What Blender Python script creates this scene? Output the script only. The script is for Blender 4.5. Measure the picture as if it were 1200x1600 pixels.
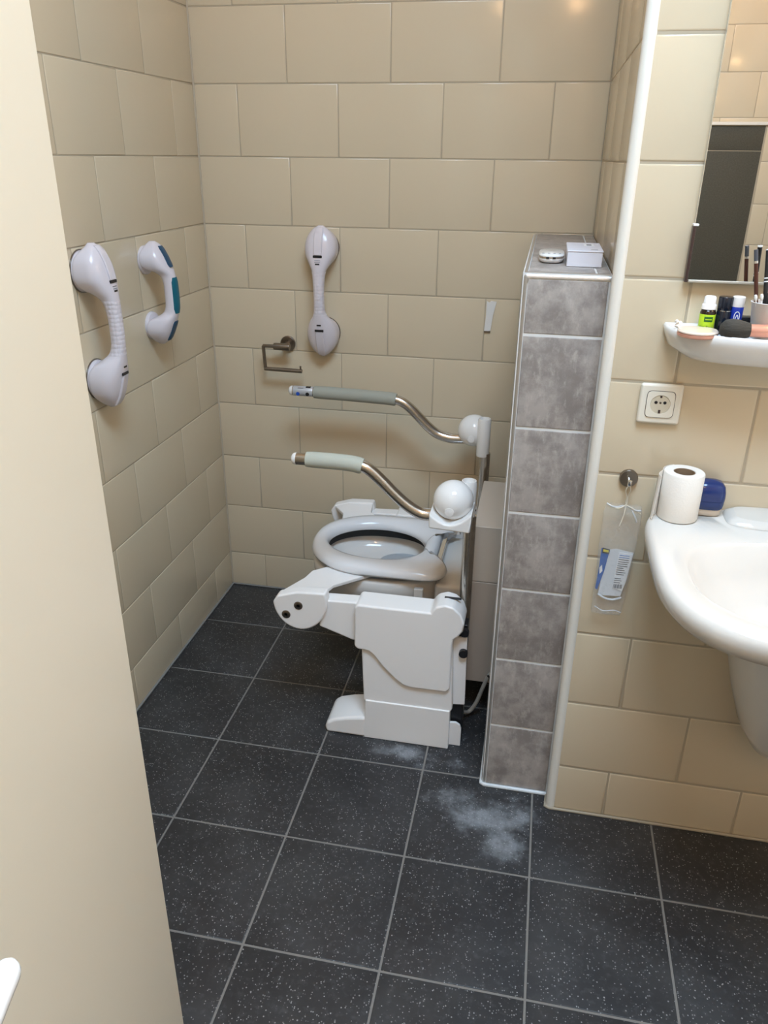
import bpy, bmesh, math, random
from mathutils import Vector, Matrix

for o in list(bpy.data.objects):
    bpy.data.objects.remove(o, do_unlink=True)
S = bpy.context.scene
C = S.collection
PI = math.pi
random.seed(7)

# ------------------------------------------------------------------ camera
cam_d = bpy.data.cameras.new('camera')
cam_d.sensor_fit = 'VERTICAL'
cam_d.sensor_height = 36.0
cam_d.lens = 1219.714 * 36.0 / 1600.0
cam_d.clip_start = 0.02
cam = bpy.data.objects.new('camera', cam_d)
C.objects.link(cam)
R_ = Vector((0.9805953, 0.1957867, 0.0100258))
U_ = Vector((-0.0900625, 0.4044728, 0.9101047))
F_ = Vector((-0.1741313, 0.8933473, -0.4142572))
cam.matrix_world = Matrix(((R_.x, U_.x, -F_.x, 1.10045), (R_.y, U_.y, -F_.y, -2.53319),
                           (R_.z, U_.z, -F_.z, 1.54528), (0, 0, 0, 1)))
S.camera = cam

# ------------------------------------------------------------------ world, light, exposure
W = bpy.data.worlds.new('world')
S.world = W
W.use_nodes = True
W.node_tree.nodes['Background'].inputs[0].default_value = (0.75, 0.86, 1.0, 1)
W.node_tree.nodes['Background'].inputs[1].default_value = 0.4
S.view_settings.view_transform = 'Standard'
S.view_settings.look = 'None'
S.view_settings.gamma = 1.0
S.view_settings.use_curve_mapping = False
S.view_settings.exposure = 0.0

SKY_X, SKY_Y, SKY_W, SKY_D, CEIL = 1.22, -2.05, 1.00, 0.90, 3.10
ld = bpy.data.lights.new('skylight_daylight', 'AREA')
ld.shape = 'RECTANGLE'
ld.size, ld.size_y = SKY_W - 0.04, SKY_D - 0.04
ld.energy = 78
ld.color = (0.53, 0.75, 1.0)
lo = bpy.data.objects.new('skylight_daylight', ld)
lo.location = (SKY_X, SKY_Y, CEIL + 0.12)
C.objects.link(lo)


# ------------------------------------------------------------------ material helpers
def new_mat(name, col, rough=0.5, metal=0.0, **kw):
    m = bpy.data.materials.new(name)
    m.use_nodes = True
    b = m.node_tree.nodes['Principled BSDF']
    b.inputs['Base Color'].default_value = (*col, 1)
    b.inputs['Roughness'].default_value = rough
    b.inputs['Metallic'].default_value = metal
    for k, v in kw.items():
        b.inputs[k].default_value = v
    return m


def nt(m):
    t = m.node_tree
    return t, t.nodes['Principled BSDF']


def node(t, kind, **kw):
    n = t.nodes.new(kind)
    for k, v in kw.items():
        setattr(n, k, v)
    return n


def math_node(t, op, a, b=None, clamp=False):
    n = node(t, 'ShaderNodeMath', operation=op, use_clamp=clamp)
    for i, v in enumerate((a, b)):
        if v is None:
            continue
        if isinstance(v, (int, float)):
            n.inputs[i].default_value = v
        else:
            t.links.new(v, n.inputs[i])
    return n.outputs[0]


def mix_col(t, fac, a, b):
    n = node(t, 'ShaderNodeMix', data_type='RGBA')
    for s, v in ((n.inputs[0], fac), (n.inputs[6], a), (n.inputs[7], b)):
        if isinstance(v, (int, float)):
            s.default_value = v
        elif isinstance(v, tuple):
            s.default_value = (*v, 1)
        else:
            t.links.new(v, s)
    return n.outputs[2]


def noise(t, scale, detail=4, rough=0.55, vec=None):
    n = node(t, 'ShaderNodeTexNoise')
    n.inputs['Scale'].default_value = scale
    n.inputs['Detail'].default_value = detail
    n.inputs['Roughness'].default_value = rough
    if vec is not None:
        t.links.new(vec, n.inputs['Vector'])
    return n.outputs['Fac']


def ramp(t, v, lo_, hi_):
    n = node(t, 'ShaderNodeMapRange')
    n.interpolation_type = 'SMOOTHSTEP'
    t.links.new(v, n.inputs[0])
    n.inputs[1].default_value = lo_
    n.inputs[2].default_value = hi_
    return n.outputs[0]


def bump(t, b, h, strength, dist=0.001):
    n = node(t, 'ShaderNodeBump')
    n.inputs['Strength'].default_value = strength
    n.inputs['Distance'].default_value = dist
    t.links.new(h, n.inputs['Height'])
    t.links.new(n.outputs[0], b.inputs['Normal'])


def wpos(t):
    return node(t, 'ShaderNodeNewGeometry').outputs['Position']


# cream glazed wall tile
M_tile = new_mat('cream_glazed_tile', (0.68, 0.57, 0.405), 0.16)
t, b = nt(M_tile)
oi = node(t, 'ShaderNodeObjectInfo')
v = math_node(t, 'MULTIPLY_ADD', oi.outputs['Random'], 0.07)
t.nodes[-1].inputs[2].default_value = 0.0
t.links.new(mix_col(t, v, (0.68, 0.57, 0.405), (0.60, 0.50, 0.37)), b.inputs['Base Color'])
bump(t, b, noise(t, 14, 2, 0.5, wpos(t)), 0.10, 0.004)
M_grout = new_mat('beige_grout', (0.46, 0.385, 0.28), 0.85)
M_plaster = new_mat('white_plaster', (0.80, 0.76, 0.68), 0.8)
t, b = nt(M_plaster)
bump(t, b, noise(t, 120, 3, 0.6, wpos(t)), 0.15, 0.001)

# dark speckled floor tile with limescale residue
M_floor = new_mat('charcoal_speckled_tile', (0.03, 0.03, 0.032), 0.42)
t, b = nt(M_floor)
pos = wpos(t)
oi = node(t, 'ShaderNodeObjectInfo')
vo = node(t, 'ShaderNodeTexVoronoi')
vo.inputs['Scale'].default_value = 230
t.links.new(pos, vo.inputs['Vector'])
sep = node(t, 'ShaderNodeSeparateColor')
t.links.new(vo.outputs['Color'], sep.inputs[0])
n1 = noise(t, 5, 5, 0.6, pos)
n2 = noise(t, 60, 3, 0.6, pos)
base = mix_col(t, ramp(t, n1, 0.35, 0.75), (0.024, 0.024, 0.026), (0.046, 0.046, 0.047))
base = mix_col(t, math_node(t, 'MULTIPLY', ramp(t, n2, 0.5, 0.75), 0.45), base, (0.085, 0.085, 0.086))
sp = math_node(t, 'MULTIPLY', math_node(t, 'LESS_THAN', vo.outputs['Distance'], 0.32),
               math_node(t, 'GREATER_THAN', sep.outputs[0], 0.78))
base = mix_col(t, math_node(t, 'MULTIPLY', sp, math_node(t, 'MULTIPLY', sep.outputs[1], 0.75)), base, (0.48, 0.48, 0.47))
vo2 = node(t, 'ShaderNodeTexVoronoi')
vo2.inputs['Scale'].default_value = 165
t.links.new(pos, vo2.inputs['Vector'])
sep2 = node(t, 'ShaderNodeSeparateColor')
t.links.new(vo2.outputs['Color'], sep2.inputs[0])
sp2 = math_node(t, 'MULTIPLY', math_node(t, 'LESS_THAN', vo2.outputs['Distance'], math_node(t, 'MULTIPLY', sep2.outputs[2], 0.27)),
                math_node(t, 'GREATER_THAN', sep2.outputs[0], 0.62))
base = mix_col(t, math_node(t, 'MULTIPLY', sp2, math_node(t, 'ADD', math_node(t, 'MULTIPLY', sep2.outputs[1], 0.45), 0.05)), base, (0.62, 0.62, 0.60))
sx = node(t, 'ShaderNodeSeparateXYZ')
t.links.new(pos, sx.inputs[0])
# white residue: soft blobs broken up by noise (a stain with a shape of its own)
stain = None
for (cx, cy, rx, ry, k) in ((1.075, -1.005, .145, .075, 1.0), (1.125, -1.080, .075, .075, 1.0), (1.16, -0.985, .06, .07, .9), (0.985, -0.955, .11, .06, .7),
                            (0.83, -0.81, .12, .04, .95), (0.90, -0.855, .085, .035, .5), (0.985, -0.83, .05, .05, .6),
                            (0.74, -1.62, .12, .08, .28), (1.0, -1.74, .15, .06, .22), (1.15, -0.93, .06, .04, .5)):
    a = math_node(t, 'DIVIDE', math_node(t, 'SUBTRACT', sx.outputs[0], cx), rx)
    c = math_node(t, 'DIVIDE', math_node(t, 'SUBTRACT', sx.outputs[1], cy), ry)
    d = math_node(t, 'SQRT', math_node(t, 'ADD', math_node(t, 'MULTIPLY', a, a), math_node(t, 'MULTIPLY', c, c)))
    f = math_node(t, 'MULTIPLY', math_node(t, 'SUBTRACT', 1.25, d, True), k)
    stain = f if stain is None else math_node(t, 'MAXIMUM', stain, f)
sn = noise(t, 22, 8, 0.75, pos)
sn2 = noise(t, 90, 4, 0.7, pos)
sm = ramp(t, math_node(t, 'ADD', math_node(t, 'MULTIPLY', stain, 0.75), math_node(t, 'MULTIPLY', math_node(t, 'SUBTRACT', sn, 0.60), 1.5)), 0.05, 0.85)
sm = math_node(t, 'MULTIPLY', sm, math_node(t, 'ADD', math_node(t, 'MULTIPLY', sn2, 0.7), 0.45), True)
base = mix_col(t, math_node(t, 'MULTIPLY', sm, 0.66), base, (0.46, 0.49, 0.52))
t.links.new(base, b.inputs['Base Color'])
rr = math_node(t, 'ADD', math_node(t, 'MULTIPLY', n1, 0.25), 0.30)
t.links.new(rr, b.inputs['Roughness'])
bump(t, b, n2, 0.15, 0.001)
M_fgrout = new_mat('grey_floor_grout', (0.22, 0.205, 0.185), 0.9)

# grey concrete-look tile on the low wall
M_grey = new_mat('grey_concrete_tile', (0.3, 0.29, 0.28), 0.45)
t, b = nt(M_grey)
pos = wpos(t)
m1 = noise(t, 13, 7, 0.70, pos)
mp = node(t, 'ShaderNodeMapping')
mp.inputs['Scale'].default_value = (2.2, 2.2, 1.0)
t.links.new(pos, mp.inputs[0])
m2 = noise(t, 26, 5, 0.7, mp.outputs[0])
g = mix_col(t, ramp(t, m1, 0.36, 0.64), (0.26, 0.228, 0.207), (0.43, 0.385, 0.352))
g = mix_col(t, math_node(t, 'MULTIPLY', ramp(t, m2, 0.48, 0.72), 0.55), g, (0.58, 0.53, 0.485))
t.links.new(g, b.inputs['Base Color'])
bump(t, b, m2, 0.12, 0.001)
M_wgrout = new_mat('white_grout', (0.74, 0.73, 0.70), 0.8)
M_trim = new_mat('cream_enamel_trim', (0.82, 0.78, 0.70), 0.18)
M_alu = new_mat('satin_aluminium', (0.56, 0.53, 0.49), 0.42, 0.75)
M_caulk = new_mat('white_silicone', (0.72, 0.76, 0.78), 0.35)

M_wplastic = new_mat('white_plastic', (0.93, 0.90, 0.87), 0.28)
M_wgloss = new_mat('glossy_white_plastic', (0.88, 0.86, 0.83), 0.10)
M_porc = new_mat('white_porcelain', (0.82, 0.80, 0.77), 0.06)
M_basin = new_mat('warm_white_porcelain', (0.70, 0.665, 0.61), 0.06)
M_bowl = new_mat('toilet_porcelain', (0.72, 0.69, 0.65), 0.10)
M_seat = new_mat('grey_white_seat_plastic', (0.76, 0.76, 0.77), 0.18)
M_lilac = new_mat('lilac_white_plastic', (0.72, 0.66, 0.69), 0.22)
M_lilac_grip = new_mat('textured_lilac_grip', (0.72, 0.66, 0.69), 0.30)
t, b = nt(M_lilac_grip)
tc = node(t, 'ShaderNodeTexCoord')
ck = node(t, 'ShaderNodeTexVoronoi')
ck.inputs['Scale'].default_value = 95
ck.inputs['Randomness'].default_value = 0.25
t.links.new(tc.outputs['Object'], ck.inputs['Vector'])
bump(t, b, math_node(t, 'SUBTRACT', 1.0, ck.outputs['Distance']), 0.7, 0.003)
M_teal = new_mat('teal_rubber', (0.0, 0.13, 0.19), 0.45)
M_teal_dark = new_mat('dark_blue_lever', (0.02, 0.07, 0.13), 0.4)
M_black = new_mat('black_plastic', (0.012, 0.012, 0.014), 0.35)
M_blackvoid = new_mat('gap_shade_black', (0.006, 0.006, 0.006), 0.7)  # black that stands in for shade in the seat gap
M_steel = new_mat('brushed_steel', (0.56, 0.52, 0.47), 0.24, 1.0)
M_steel_dk = new_mat('dark_brushed_nickel', (0.27, 0.235, 0.20), 0.30, 1.0)
M_chrome = new_mat('chrome', (0.85, 0.85, 0.86), 0.06, 1.0)
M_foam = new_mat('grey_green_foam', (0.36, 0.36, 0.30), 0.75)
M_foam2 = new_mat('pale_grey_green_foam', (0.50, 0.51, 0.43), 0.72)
for m in (M_foam, M_foam2):
    t, b = nt(m)
    bump(t, b, noise(t, 400, 2, 0.6, wpos(t)), 0.2, 0.001)
M_water = new_mat('water', (0.9, 0.95, 1.0), 0.02)
t, b = nt(M_water)
b.inputs['Transmission Weight'].default_value = 0.9
b.inputs['IOR'].default_value = 1.33
M_door = new_mat('cream_door_paint', (0.82, 0.735, 0.585), 0.35)
M_paper = new_mat('tissue_paper', (0.86, 0.80, 0.72), 0.95)
t, b = nt(M_paper)
bump(t, b, noise(t, 260, 3, 0.6, wpos(t)), 0.5, 0.002)
M_card = new_mat('brown_card', (0.26, 0.17, 0.10), 0.9)
M_blue = new_mat('navy_blue_plastic', (0.016, 0.034, 0.135), 0.12)
M_cobalt = new_mat('cobalt_blue_label', (0.01, 0.035, 0.33), 0.25)
M_lime = new_mat('lime_green_label', (0.45, 0.68, 0.02), 0.35)
M_dkgreen = new_mat('dark_green_print', (0.02, 0.12, 0.02), 0.4)
M_amber = new_mat('dark_brown_glass', (0.02, 0.009, 0.005), 0.08)
M_navyblk = new_mat('blue_black_glass', (0.006, 0.010, 0.02), 0.10)
M_white = new_mat('white_print', (0.88, 0.88, 0.88), 0.4)
M_grey_print = new_mat('grey_print', (0.30, 0.30, 0.32), 0.5)
M_rose = new_mat('rose_gold_plastic', (0.70, 0.34, 0.24), 0.28, 0.35)
M_blush = new_mat('pale_pink_lid', (0.80, 0.66, 0.54), 0.15)
M_bristle = new_mat('dark_brown_bristles', (0.022, 0.019, 0.014), 0.8)
t, b = nt(M_bristle)
tc = node(t, 'ShaderNodeTexCoord')
mp = node(t, 'ShaderNodeMapping')
mp.inputs['Scale'].default_value = (4, 220, 220)
t.links.new(tc.outputs['Object'], mp.inputs[0])
nn = noise(t, 1.0, 3, 0.6, mp.outputs[0])
t.links.new(mix_col(t, nn, (0.010, 0.009, 0.006), (0.07, 0.06, 0.045)), b.inputs['Base Color'])
bump(t, b, nn, 0.8, 0.003)
M_brown = new_mat('brown_pencil_paint', (0.07, 0.02, 0.012), 0.3)
M_cup = new_mat('white_cup_plastic', (0.72, 0.70, 0.68), 0.4)
M_cotton = new_mat('cotton', (0.86, 0.84, 0.80), 0.95)
M_tape = new_mat('white_tape', (0.80, 0.78, 0.74), 0.35)
M_socket = new_mat('ivory_plastic', (0.80, 0.74, 0.62), 0.3)
M_socket_in = new_mat('ivory_socket_inset', (0.62, 0.55, 0.42), 0.35)
M_darkmir = new_mat('dark_brown_metal', (0.06, 0.035, 0.03), 0.3)
M_mirror = new_mat('mirror_silver', (0.90, 0.90, 0.88), 0.0, 1.0)
M_string = new_mat('cream_string', (0.76, 0.70, 0.58), 0.8)
M_boxwhite = new_mat('white_carton', (0.74, 0.72, 0.76), 0.5)
M_greybox = new_mat('beige_panel_laminate', (0.52, 0.45, 0.38), 0.4)
M_hose = new_mat('grey_hose', (0.45, 0.43, 0.38), 0.4)
M_dkgrey = new_mat('dark_grey_print', (0.07, 0.07, 0.08), 0.5)
M_bluelabel = new_mat('blue_package_print', (0.015, 0.11, 0.42), 0.3)
M_yellow = new_mat('yellow_print', (0.75, 0.62, 0.03), 0.4)
M_bluetext = new_mat('blue_print', (0.06, 0.22, 0.55), 0.4)

M_clear = bpy.data.materials.new('clear_plastic_film')
M_clear.use_nodes = True
t = M_clear.node_tree
t.nodes.remove(t.nodes['Principled BSDF'])
out = t.nodes['Material Output']
tr = node(t, 'ShaderNodeBsdfTransparent')
gl = node(t, 'ShaderNodeBsdfPrincipled')
gl.inputs['Base Color'].default_value = (0.85, 0.86, 0.86, 1)
gl.inputs['Roughness'].default_value = 0.12
mx = node(t, 'ShaderNodeMixShader')
nz = noise(t, 60, 3, 0.6, wpos(t))
t.links.new(math_node(t, 'ADD', math_node(t, 'MULTIPLY', ramp(t, nz, 0.50, 0.75), 0.12), 0.13), mx.inputs[0])
t.links.new(tr.outputs[0], mx.inputs[1])
t.links.new(gl.outputs[0], mx.inputs[2])
t.links.new(mx.outputs[0], out.inputs[0])
bp = node(t, 'ShaderNodeBump')
bp.inputs['Strength'].default_value = 0.6
bp.inputs['Distance'].default_value = 0.004
t.links.new(nz, bp.inputs['Height'])
t.links.new(bp.outputs[0], gl.inputs['Normal'])

M_lampglass = bpy.data.materials.new('lamp_glass')
M_lampglass.use_nodes = True
b = M_lampglass.node_tree.nodes['Principled BSDF']
b.inputs['Emission Color'].default_value = (1.0, 0.72, 0.40, 1)
b.inputs['Emission Strength'].default_value = 12
M_skyglass = bpy.data.materials.new('skylight_glass')
M_skyglass.use_nodes = True
t = M_skyglass.node_tree
t.nodes.remove(t.nodes['Principled BSDF'])
tr = node(t, 'ShaderNodeBsdfTransparent')
t.links.new(tr.outputs[0], t.nodes['Material Output'].inputs[0])


# ------------------------------------------------------------------ mesh helpers
def link(name, me, mat=None, parent=None, loc=None):
    o = bpy.data.objects.new(name, me)
    C.objects.link(o)
    if mat is not None and me is not None and not me.materials:
        me.materials.append(mat)
    if parent is not None:
        o.parent = parent
    if loc is not None:
        o.location = loc
    return o


def from_bm(name, bm, smooth=None, recalc=True):
    if recalc:
        bmesh.ops.recalc_face_normals(bm, faces=bm.faces[:])
    me = bpy.data.meshes.new(name)
    bm.to_mesh(me)
    bm.free()
    if smooth is not None:
        for p in me.polygons:
            p.use_smooth = True
        if smooth < 180:
            me.set_sharp_from_angle(angle=math.radians(smooth))
    return me


def bev(o, w, seg=3, ang=30):
    m = o.modifiers.new('bevel', 'BEVEL')
    m.width = w
    m.segments = seg
    m.limit_method = 'ANGLE'
    m.angle_limit = math.radians(ang)
    m.harden_normals = True
    for p in o.data.polygons:
        p.use_smooth = True
    return o


def box(name, lo_, hi_, mat, parent=None, bw=0.0, seg=2):
    bm = bmesh.new()
    bmesh.ops.create_cube(bm, size=1.0)
    for v_ in bm.verts:
        for i in range(3):
            v_.co[i] = lo_[i] if v_.co[i] < 0 else hi_[i]
    o = link(name, from_bm(name, bm), mat, parent)
    if bw:
        bev(o, bw, seg)
    return o


def prism_xz(name, pts, y0, y1, mat, parent=None, bw=0.004, seg=3, fy=None):
    """outline in x,z extruded along y"""
    bm = bmesh.new()
    f = fy or (lambda y: y)
    a = [bm.verts.new((p[0], f(y0), p[1])) for p in pts]
    c = [bm.verts.new((p[0], f(y1), p[1])) for p in pts]
    bm.faces.new(a)
    bm.faces.new(c)
    n = len(pts)
    for i in range(n):
        bm.faces.new((a[i], a[(i + 1) % n], c[(i + 1) % n], c[i]))
    o = link(name, from_bm(name, bm), mat, parent)
    if bw:
        bev(o, bw, seg, 28)
    return o


def rings_mesh(name, rings, cap0=True, cap1=True, smooth=60, closed=True):
    bm = bmesh.new()
    rv = [[bm.verts.new(p) for p in r] for r in rings]
    n = len(rings[0])
    for i in range(len(rv) - 1):
        for j in range(n if closed else n - 1):
            k = (j + 1) % n
            bm.faces.new((rv[i][j], rv[i][k], rv[i + 1][k], rv[i + 1][j]))
    if cap0:
        bm.faces.new(rv[0])
    if cap1:
        bm.faces.new(rv[-1])
    me = from_bm(name, bm, smooth)
    big = set()
    for p in me.polygons:
        if len(p.vertices) > 8:
            p.use_smooth = False
            big.update(p.edge_keys)
    if big and smooth is not None and n > 12:
        at = me.attributes.get('sharp_edge') or me.attributes.new('sharp_edge', 'BOOLEAN', 'EDGE')
        for e in me.edges:
            if tuple(sorted(e.vertices)) in big or e.key in big:
                at.data[e.index].value = True
    return me


def lathe(name, prof, mat, parent=None, loc=None, n=28, cap0=True, cap1=True, smooth=40, axis='z'):
    """prof: list of (radius, height)"""
    rings = []
    for r, h in prof:
        ring = []
        for i in range(n):
            a = 2 * PI * i / n
            x, y = r * math.cos(a), r * math.sin(a)
            if axis == 'z':
                ring.append((x, y, h))
            elif axis == 'y':
                ring.append((x, h, y))
            else:
                ring.append((h, x, y))
        rings.append(ring)
    return link(name, rings_mesh(name, rings, cap0, cap1, smooth), mat, parent, loc)


def catmull(pts, k=6):
    P = [Vector(p) for p in pts]
    P = [P[0] * 2 - P[1]] + P + [P[-1] * 2 - P[-2]]
    res = []
    for i in range(1, len(P) - 2):
        for j in range(k):
            u = j / k
            a, b_, c, d = P[i - 1], P[i], P[i + 1], P[i + 2]
            res.append(0.5 * ((2 * b_) + (c - a) * u + (2 * a - 5 * b_ + 4 * c - d) * u * u + (3 * b_ - a - 3 * c + d) * u ** 3))
    res.append(P[-2])
    return res


def tube_mesh(name, path, r, n=14, smooth=50, caps=True):
    path = [Vector(p) for p in path]
    m = len(path)
    rr_ = r if isinstance(r, (list, tuple)) else [r] * m
    tang = [(path[min(i + 1, m - 1)] - path[max(i - 1, 0)]).normalized() for i in range(m)]
    up = Vector((0, 0, 1)) if abs(tang[0].z) < 0.9 else Vector((0, 1, 0))
    nrm = tang[0].cross(up).normalized()
    rings = []
    for i in range(m):
        nrm = (nrm - tang[i] * nrm.dot(tang[i])).normalized()
        bi = tang[i].cross(nrm)
        rings.append([path[i] + (nrm * math.cos(2 * PI * j / n) + bi * math.sin(2 * PI * j / n)) * rr_[i] for j in range(n)])
    return rings_mesh(name, rings, caps, caps, smooth)


def tube(name, path, r, mat, parent=None, n=14, smooth=50):
    return link(name, tube_mesh(name, path, r, n, smooth), mat, parent)


def thing(name, label, cat, loc=(0, 0, 0), rz=0.0, group=None):
    o = bpy.data.objects.new(name, None)
    o.empty_display_size = 0.05
    C.objects.link(o)
    o.location = loc
    o.rotation_euler = (0, 0, rz)
    o['label'] = label
    o['category'] = cat
    if group:
        o['group'] = group
    return o


def tag(o, label, cat, group=None):
    o['label'] = label
    o['category'] = cat
    if group:
        o['group'] = group
    return o


def struct(o):
    o['kind'] = 'structure'
    return o


def text(name, body, size, mat, parent, mw):
    cu = bpy.data.curves.new(name, 'FONT')
    cu.body = body
    cu.size = size
    cu.align_x = 'CENTER'
    cu.align_y = 'CENTER'
    cu.extrude = 0.0002
    o = bpy.data.objects.new(name, cu)
    cu.materials.append(mat)
    C.objects.link(o)
    me = bpy.data.meshes.new_from_object(o)
    bpy.data.objects.remove(o)
    o = link(name, me, mat, parent)
    o.matrix_basis = mw
    return o


# ------------------------------------------------------------------ tiles
_tile_cache = {}


def tile_mesh(w, h, depth, ch, mat):
    key = (round(w, 4), round(h, 4), depth, ch, mat.name)
    if key in _tile_cache:
        return _tile_cache[key]
    a, c = w / 2, h / 2
    bm = bmesh.new()

    def ring(dx, z):
        return [bm.verts.new((x, y, z)) for x, y in ((-a + dx, -c + dx), (a - dx, -c + dx), (a - dx, c - dx), (-a + dx, c - dx))]
    rg = [ring(0, -depth), ring(0, -ch), ring(ch * 0.6, -ch * 0.25), ring(ch * 1.8, 0)]
    for p, q in zip(rg, rg[1:]):
        for i in range(4):
            j = (i + 1) % 4
            bm.faces.new((p[i], p[j], q[j], q[i]))
    bm.faces.new(rg[-1])
    bm.normal_update()
    me = bpy.data.meshes.new('tile')
    bm.to_mesh(me)
    bm.free()
    for p in me.polygons:
        p.use_smooth = True
    me.set_sharp_from_angle(angle=math.radians(60))
    me.materials.append(mat)
    _tile_cache[key] = me
    return me


def lay(parent, origin, u, v_, n, cells, mat, gap=0.0026, depth=0.0035, ch=0.0016, name='tile', wob=0.0):
    """cells: (u0,u1,v0,v1) in the plane; faces of the tiles lie in the plane itself"""
    u, v_, n, origin = Vector(u), Vector(v_), Vector(n), Vector(origin)
    for (u0, u1, v0, v1) in cells:
        w, h = u1 - u0 - gap, v1 - v0 - gap
        if w < 0.006 or h < 0.006:
            continue
        me = tile_mesh(w, h, depth, ch, mat)
        o = bpy.data.objects.new(name, me)
        C.objects.link(o)
        o.parent = parent
        p = origin + u * ((u0 + u1) / 2) + v_ * ((v0 + v1) / 2)
        uu, vv, nn_ = u, v_, n
        if wob:
            nn_ = (n + u * random.uniform(-wob, wob) + v_ * random.uniform(-wob, wob)).normalized()
            uu = (u - nn_ * u.dot(nn_)).normalized()
            vv = nn_.cross(uu)
        o.matrix_world = Matrix(((uu.x, vv.x, nn_.x, p.x), (uu.y, vv.y, nn_.y, p.y), (uu.z, vv.z, nn_.z, p.z), (0, 0, 0, 1)))


TH, TW, TP = 0.19977, 0.31428, 0.14224


def brick_cells(u0, u1, v1, offA, offB, v0=0.0, a_odd=True):
    cells = []
    k = -1
    while TP + k * TH < v1 - 0.005:
        z0, z1 = max(TP + k * TH, v0), min(TP + (k + 1) * TH, v1)
        if z1 > z0 + 0.01:
            odd = (k % 2 != 0)
            off = offA if odd == a_odd else offB
            n = math.floor((u0 - off) / TW)
            x = off + n * TW
            while x < u1 - 1e-4:
                a, c = max(x, u0), min(x + TW, u1)
                if c - a > 0.008:
                    cells.append((a, c, z0, z1))
                x += TW
        k += 1
    return cells


# ------------------------------------------------------------------ the setting
RX, RY = 2.30, -4.00        # right wall, rear wall
NX = 1.233                  # niche side face of the sink wall
SY = -0.936                 # sink wall face
BX, BY, BZ = 1.057, -0.889, 1.338   # low wall: left face, front face, top
G = 0.0014

floor = struct(box('floor', (-0.15, RY - 0.1, -0.10), (RX + 0.1, 0.12, -G), M_fgrout))
cells = []
xs = [0.0] + [0.29363 + 0.3 * i for i in range(7)] + [RX]
ys = [0.0] + [-(0.26778 + 0.3 * i) for i in range(13)] + [RY]
for i in range(len(xs) - 1):
    for j in range(len(ys) - 1):
        if xs[i] >= 1.19 and ys[j + 1] > -0.9:
            continue
        x0, x1, y0, y1 = xs[i], xs[i + 1], ys[j + 1], ys[j]
        if x0 >= NX and y1 > SY:
            y1 = min(y1, SY - 0.001)
        cells.append((x0, x1, y0, y1))
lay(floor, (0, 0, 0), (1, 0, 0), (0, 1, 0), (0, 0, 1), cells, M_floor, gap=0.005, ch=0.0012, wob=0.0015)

wall_back = struct(box('wall_back', (-0.12, G, -0.1), (NX + 0.02, 0.12, CEIL), M_grout))
lay(wall_back, (0, 0, 0), (1, 0, 0), (0, 0, 1), (0, -1, 0),
    brick_cells(0.0, NX, CEIL, 0.13984 - TW, 0.29791 - TW), M_tile, wob=0.002)

wall_left = struct(box('wall_left', (-0.12, RY, -0.1), (-G, G, CEIL), M_grout))
# along -y ; even rows joint at .31, odd rows at .1525
lay(wall_left, (0, 0, 0), (0, -1, 0), (0, 0, 1), (1, 0, 0),
    brick_cells(0.0, 1.78, CEIL, 0.1525 - TW, 0.310 - TW), M_tile, wob=0.002)

wall_front = struct(box('wall_front', (NX + G, SY + G, -0.1), (RX + 0.1, 0.12, CEIL), M_grout))
lay(wall_front, (0, SY, 0), (1, 0, 0), (0, 0, 1), (0, -1, 0),
    brick_cells(NX + 0.011, RX, CEIL, 1.3726 - TW, 1.5332 - TW), M_tile, gap=0.0032, ch=0.0026, wob=0.002)
niche = struct(link('wall_niche', None))
niche_cells = brick_cells(0.0, -SY - 0.012, CEIL, 0.02, 0.17, v0=BZ + 0.0)
niche_back = box('backing', (NX + 0.001, SY + 0.012, BZ), (NX + G + 0.004, -0.001, CEIL), M_grout, niche)
lay(niche, (NX, 0, 0), (0, -1, 0), (0, 0, 1), (-1, 0, 0), niche_cells, M_tile, wob=0.002)
niche.name = 'wall_niche'

wall_right = struct(box('wall_right', (RX, RY, -0.1), (RX + 0.1, SY, CEIL), M_plaster))
wall_rear = struct(box('wall_rear', (-0.12, RY - 0.1, -0.1), (RX + 0.1, RY - G, CEIL), M_grout))
# rear wall, seen only in the mirror: cream tiles round a dark tiled shower recess
rear = []
for (a, c, z0, z1) in brick_cells(0.9, RX, CEIL, 0.95 - TW, 1.107 - TW):
    if z1 <= 1.72 and a < 2.124 and c > 1.62:
        if a < 1.62 - 0.01:
            rear.append((a, 1.62, z0, z1))
        if c > 2.124 + 0.01:
            rear.append((2.124, c, z0, z1))
    elif z0 < 1.72 < z1 and a < 2.124 and c > 1.62:
        rear.append((a, c, 1.72, z1))
        if c > 2.134:
            rear.append((2.124, c, z0, 1.72))
    else:
        rear.append((a, c, z0, z1))
lay(wall_rear, (0, RY, 0), (1, 0, 0), (0, 0, 1), (0, 1, 0), rear, M_tile, wob=0.002)
dk = [(1.63, 2.118, a, c) for a, c in ((0.0, 0.59), (0.59, 1.59), (1.59, 1.705))]
M_olive = new_mat('dark_olive_tile', (0.066, 0.060, 0.042), 0.5)
t, b = nt(M_olive)
t.links.new(mix_col(t, ramp(t, noise(t, 160, 4, 0.7, wpos(t)), 0.35, 0.7), (0.055, 0.050, 0.035), (0.085, 0.078, 0.056)), b.inputs['Base Color'])
lay(wall_rear, (0, RY, 0), (1, 0, 0), (0, 0, 1), (0, 1, 0), dk, M_olive, gap=0.003, ch=0.001, name='dark_tile')
box('ledge', (1.62, RY - 0.001, 1.707), (2.124, RY + 0.012, 1.722), M_trim, wall_rear, 0.002)

part_wall = struct(box('wall_partition', (-0.001, -1.90, 0.0), (0.60, -1.785, CEIL), M_plaster))

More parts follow.
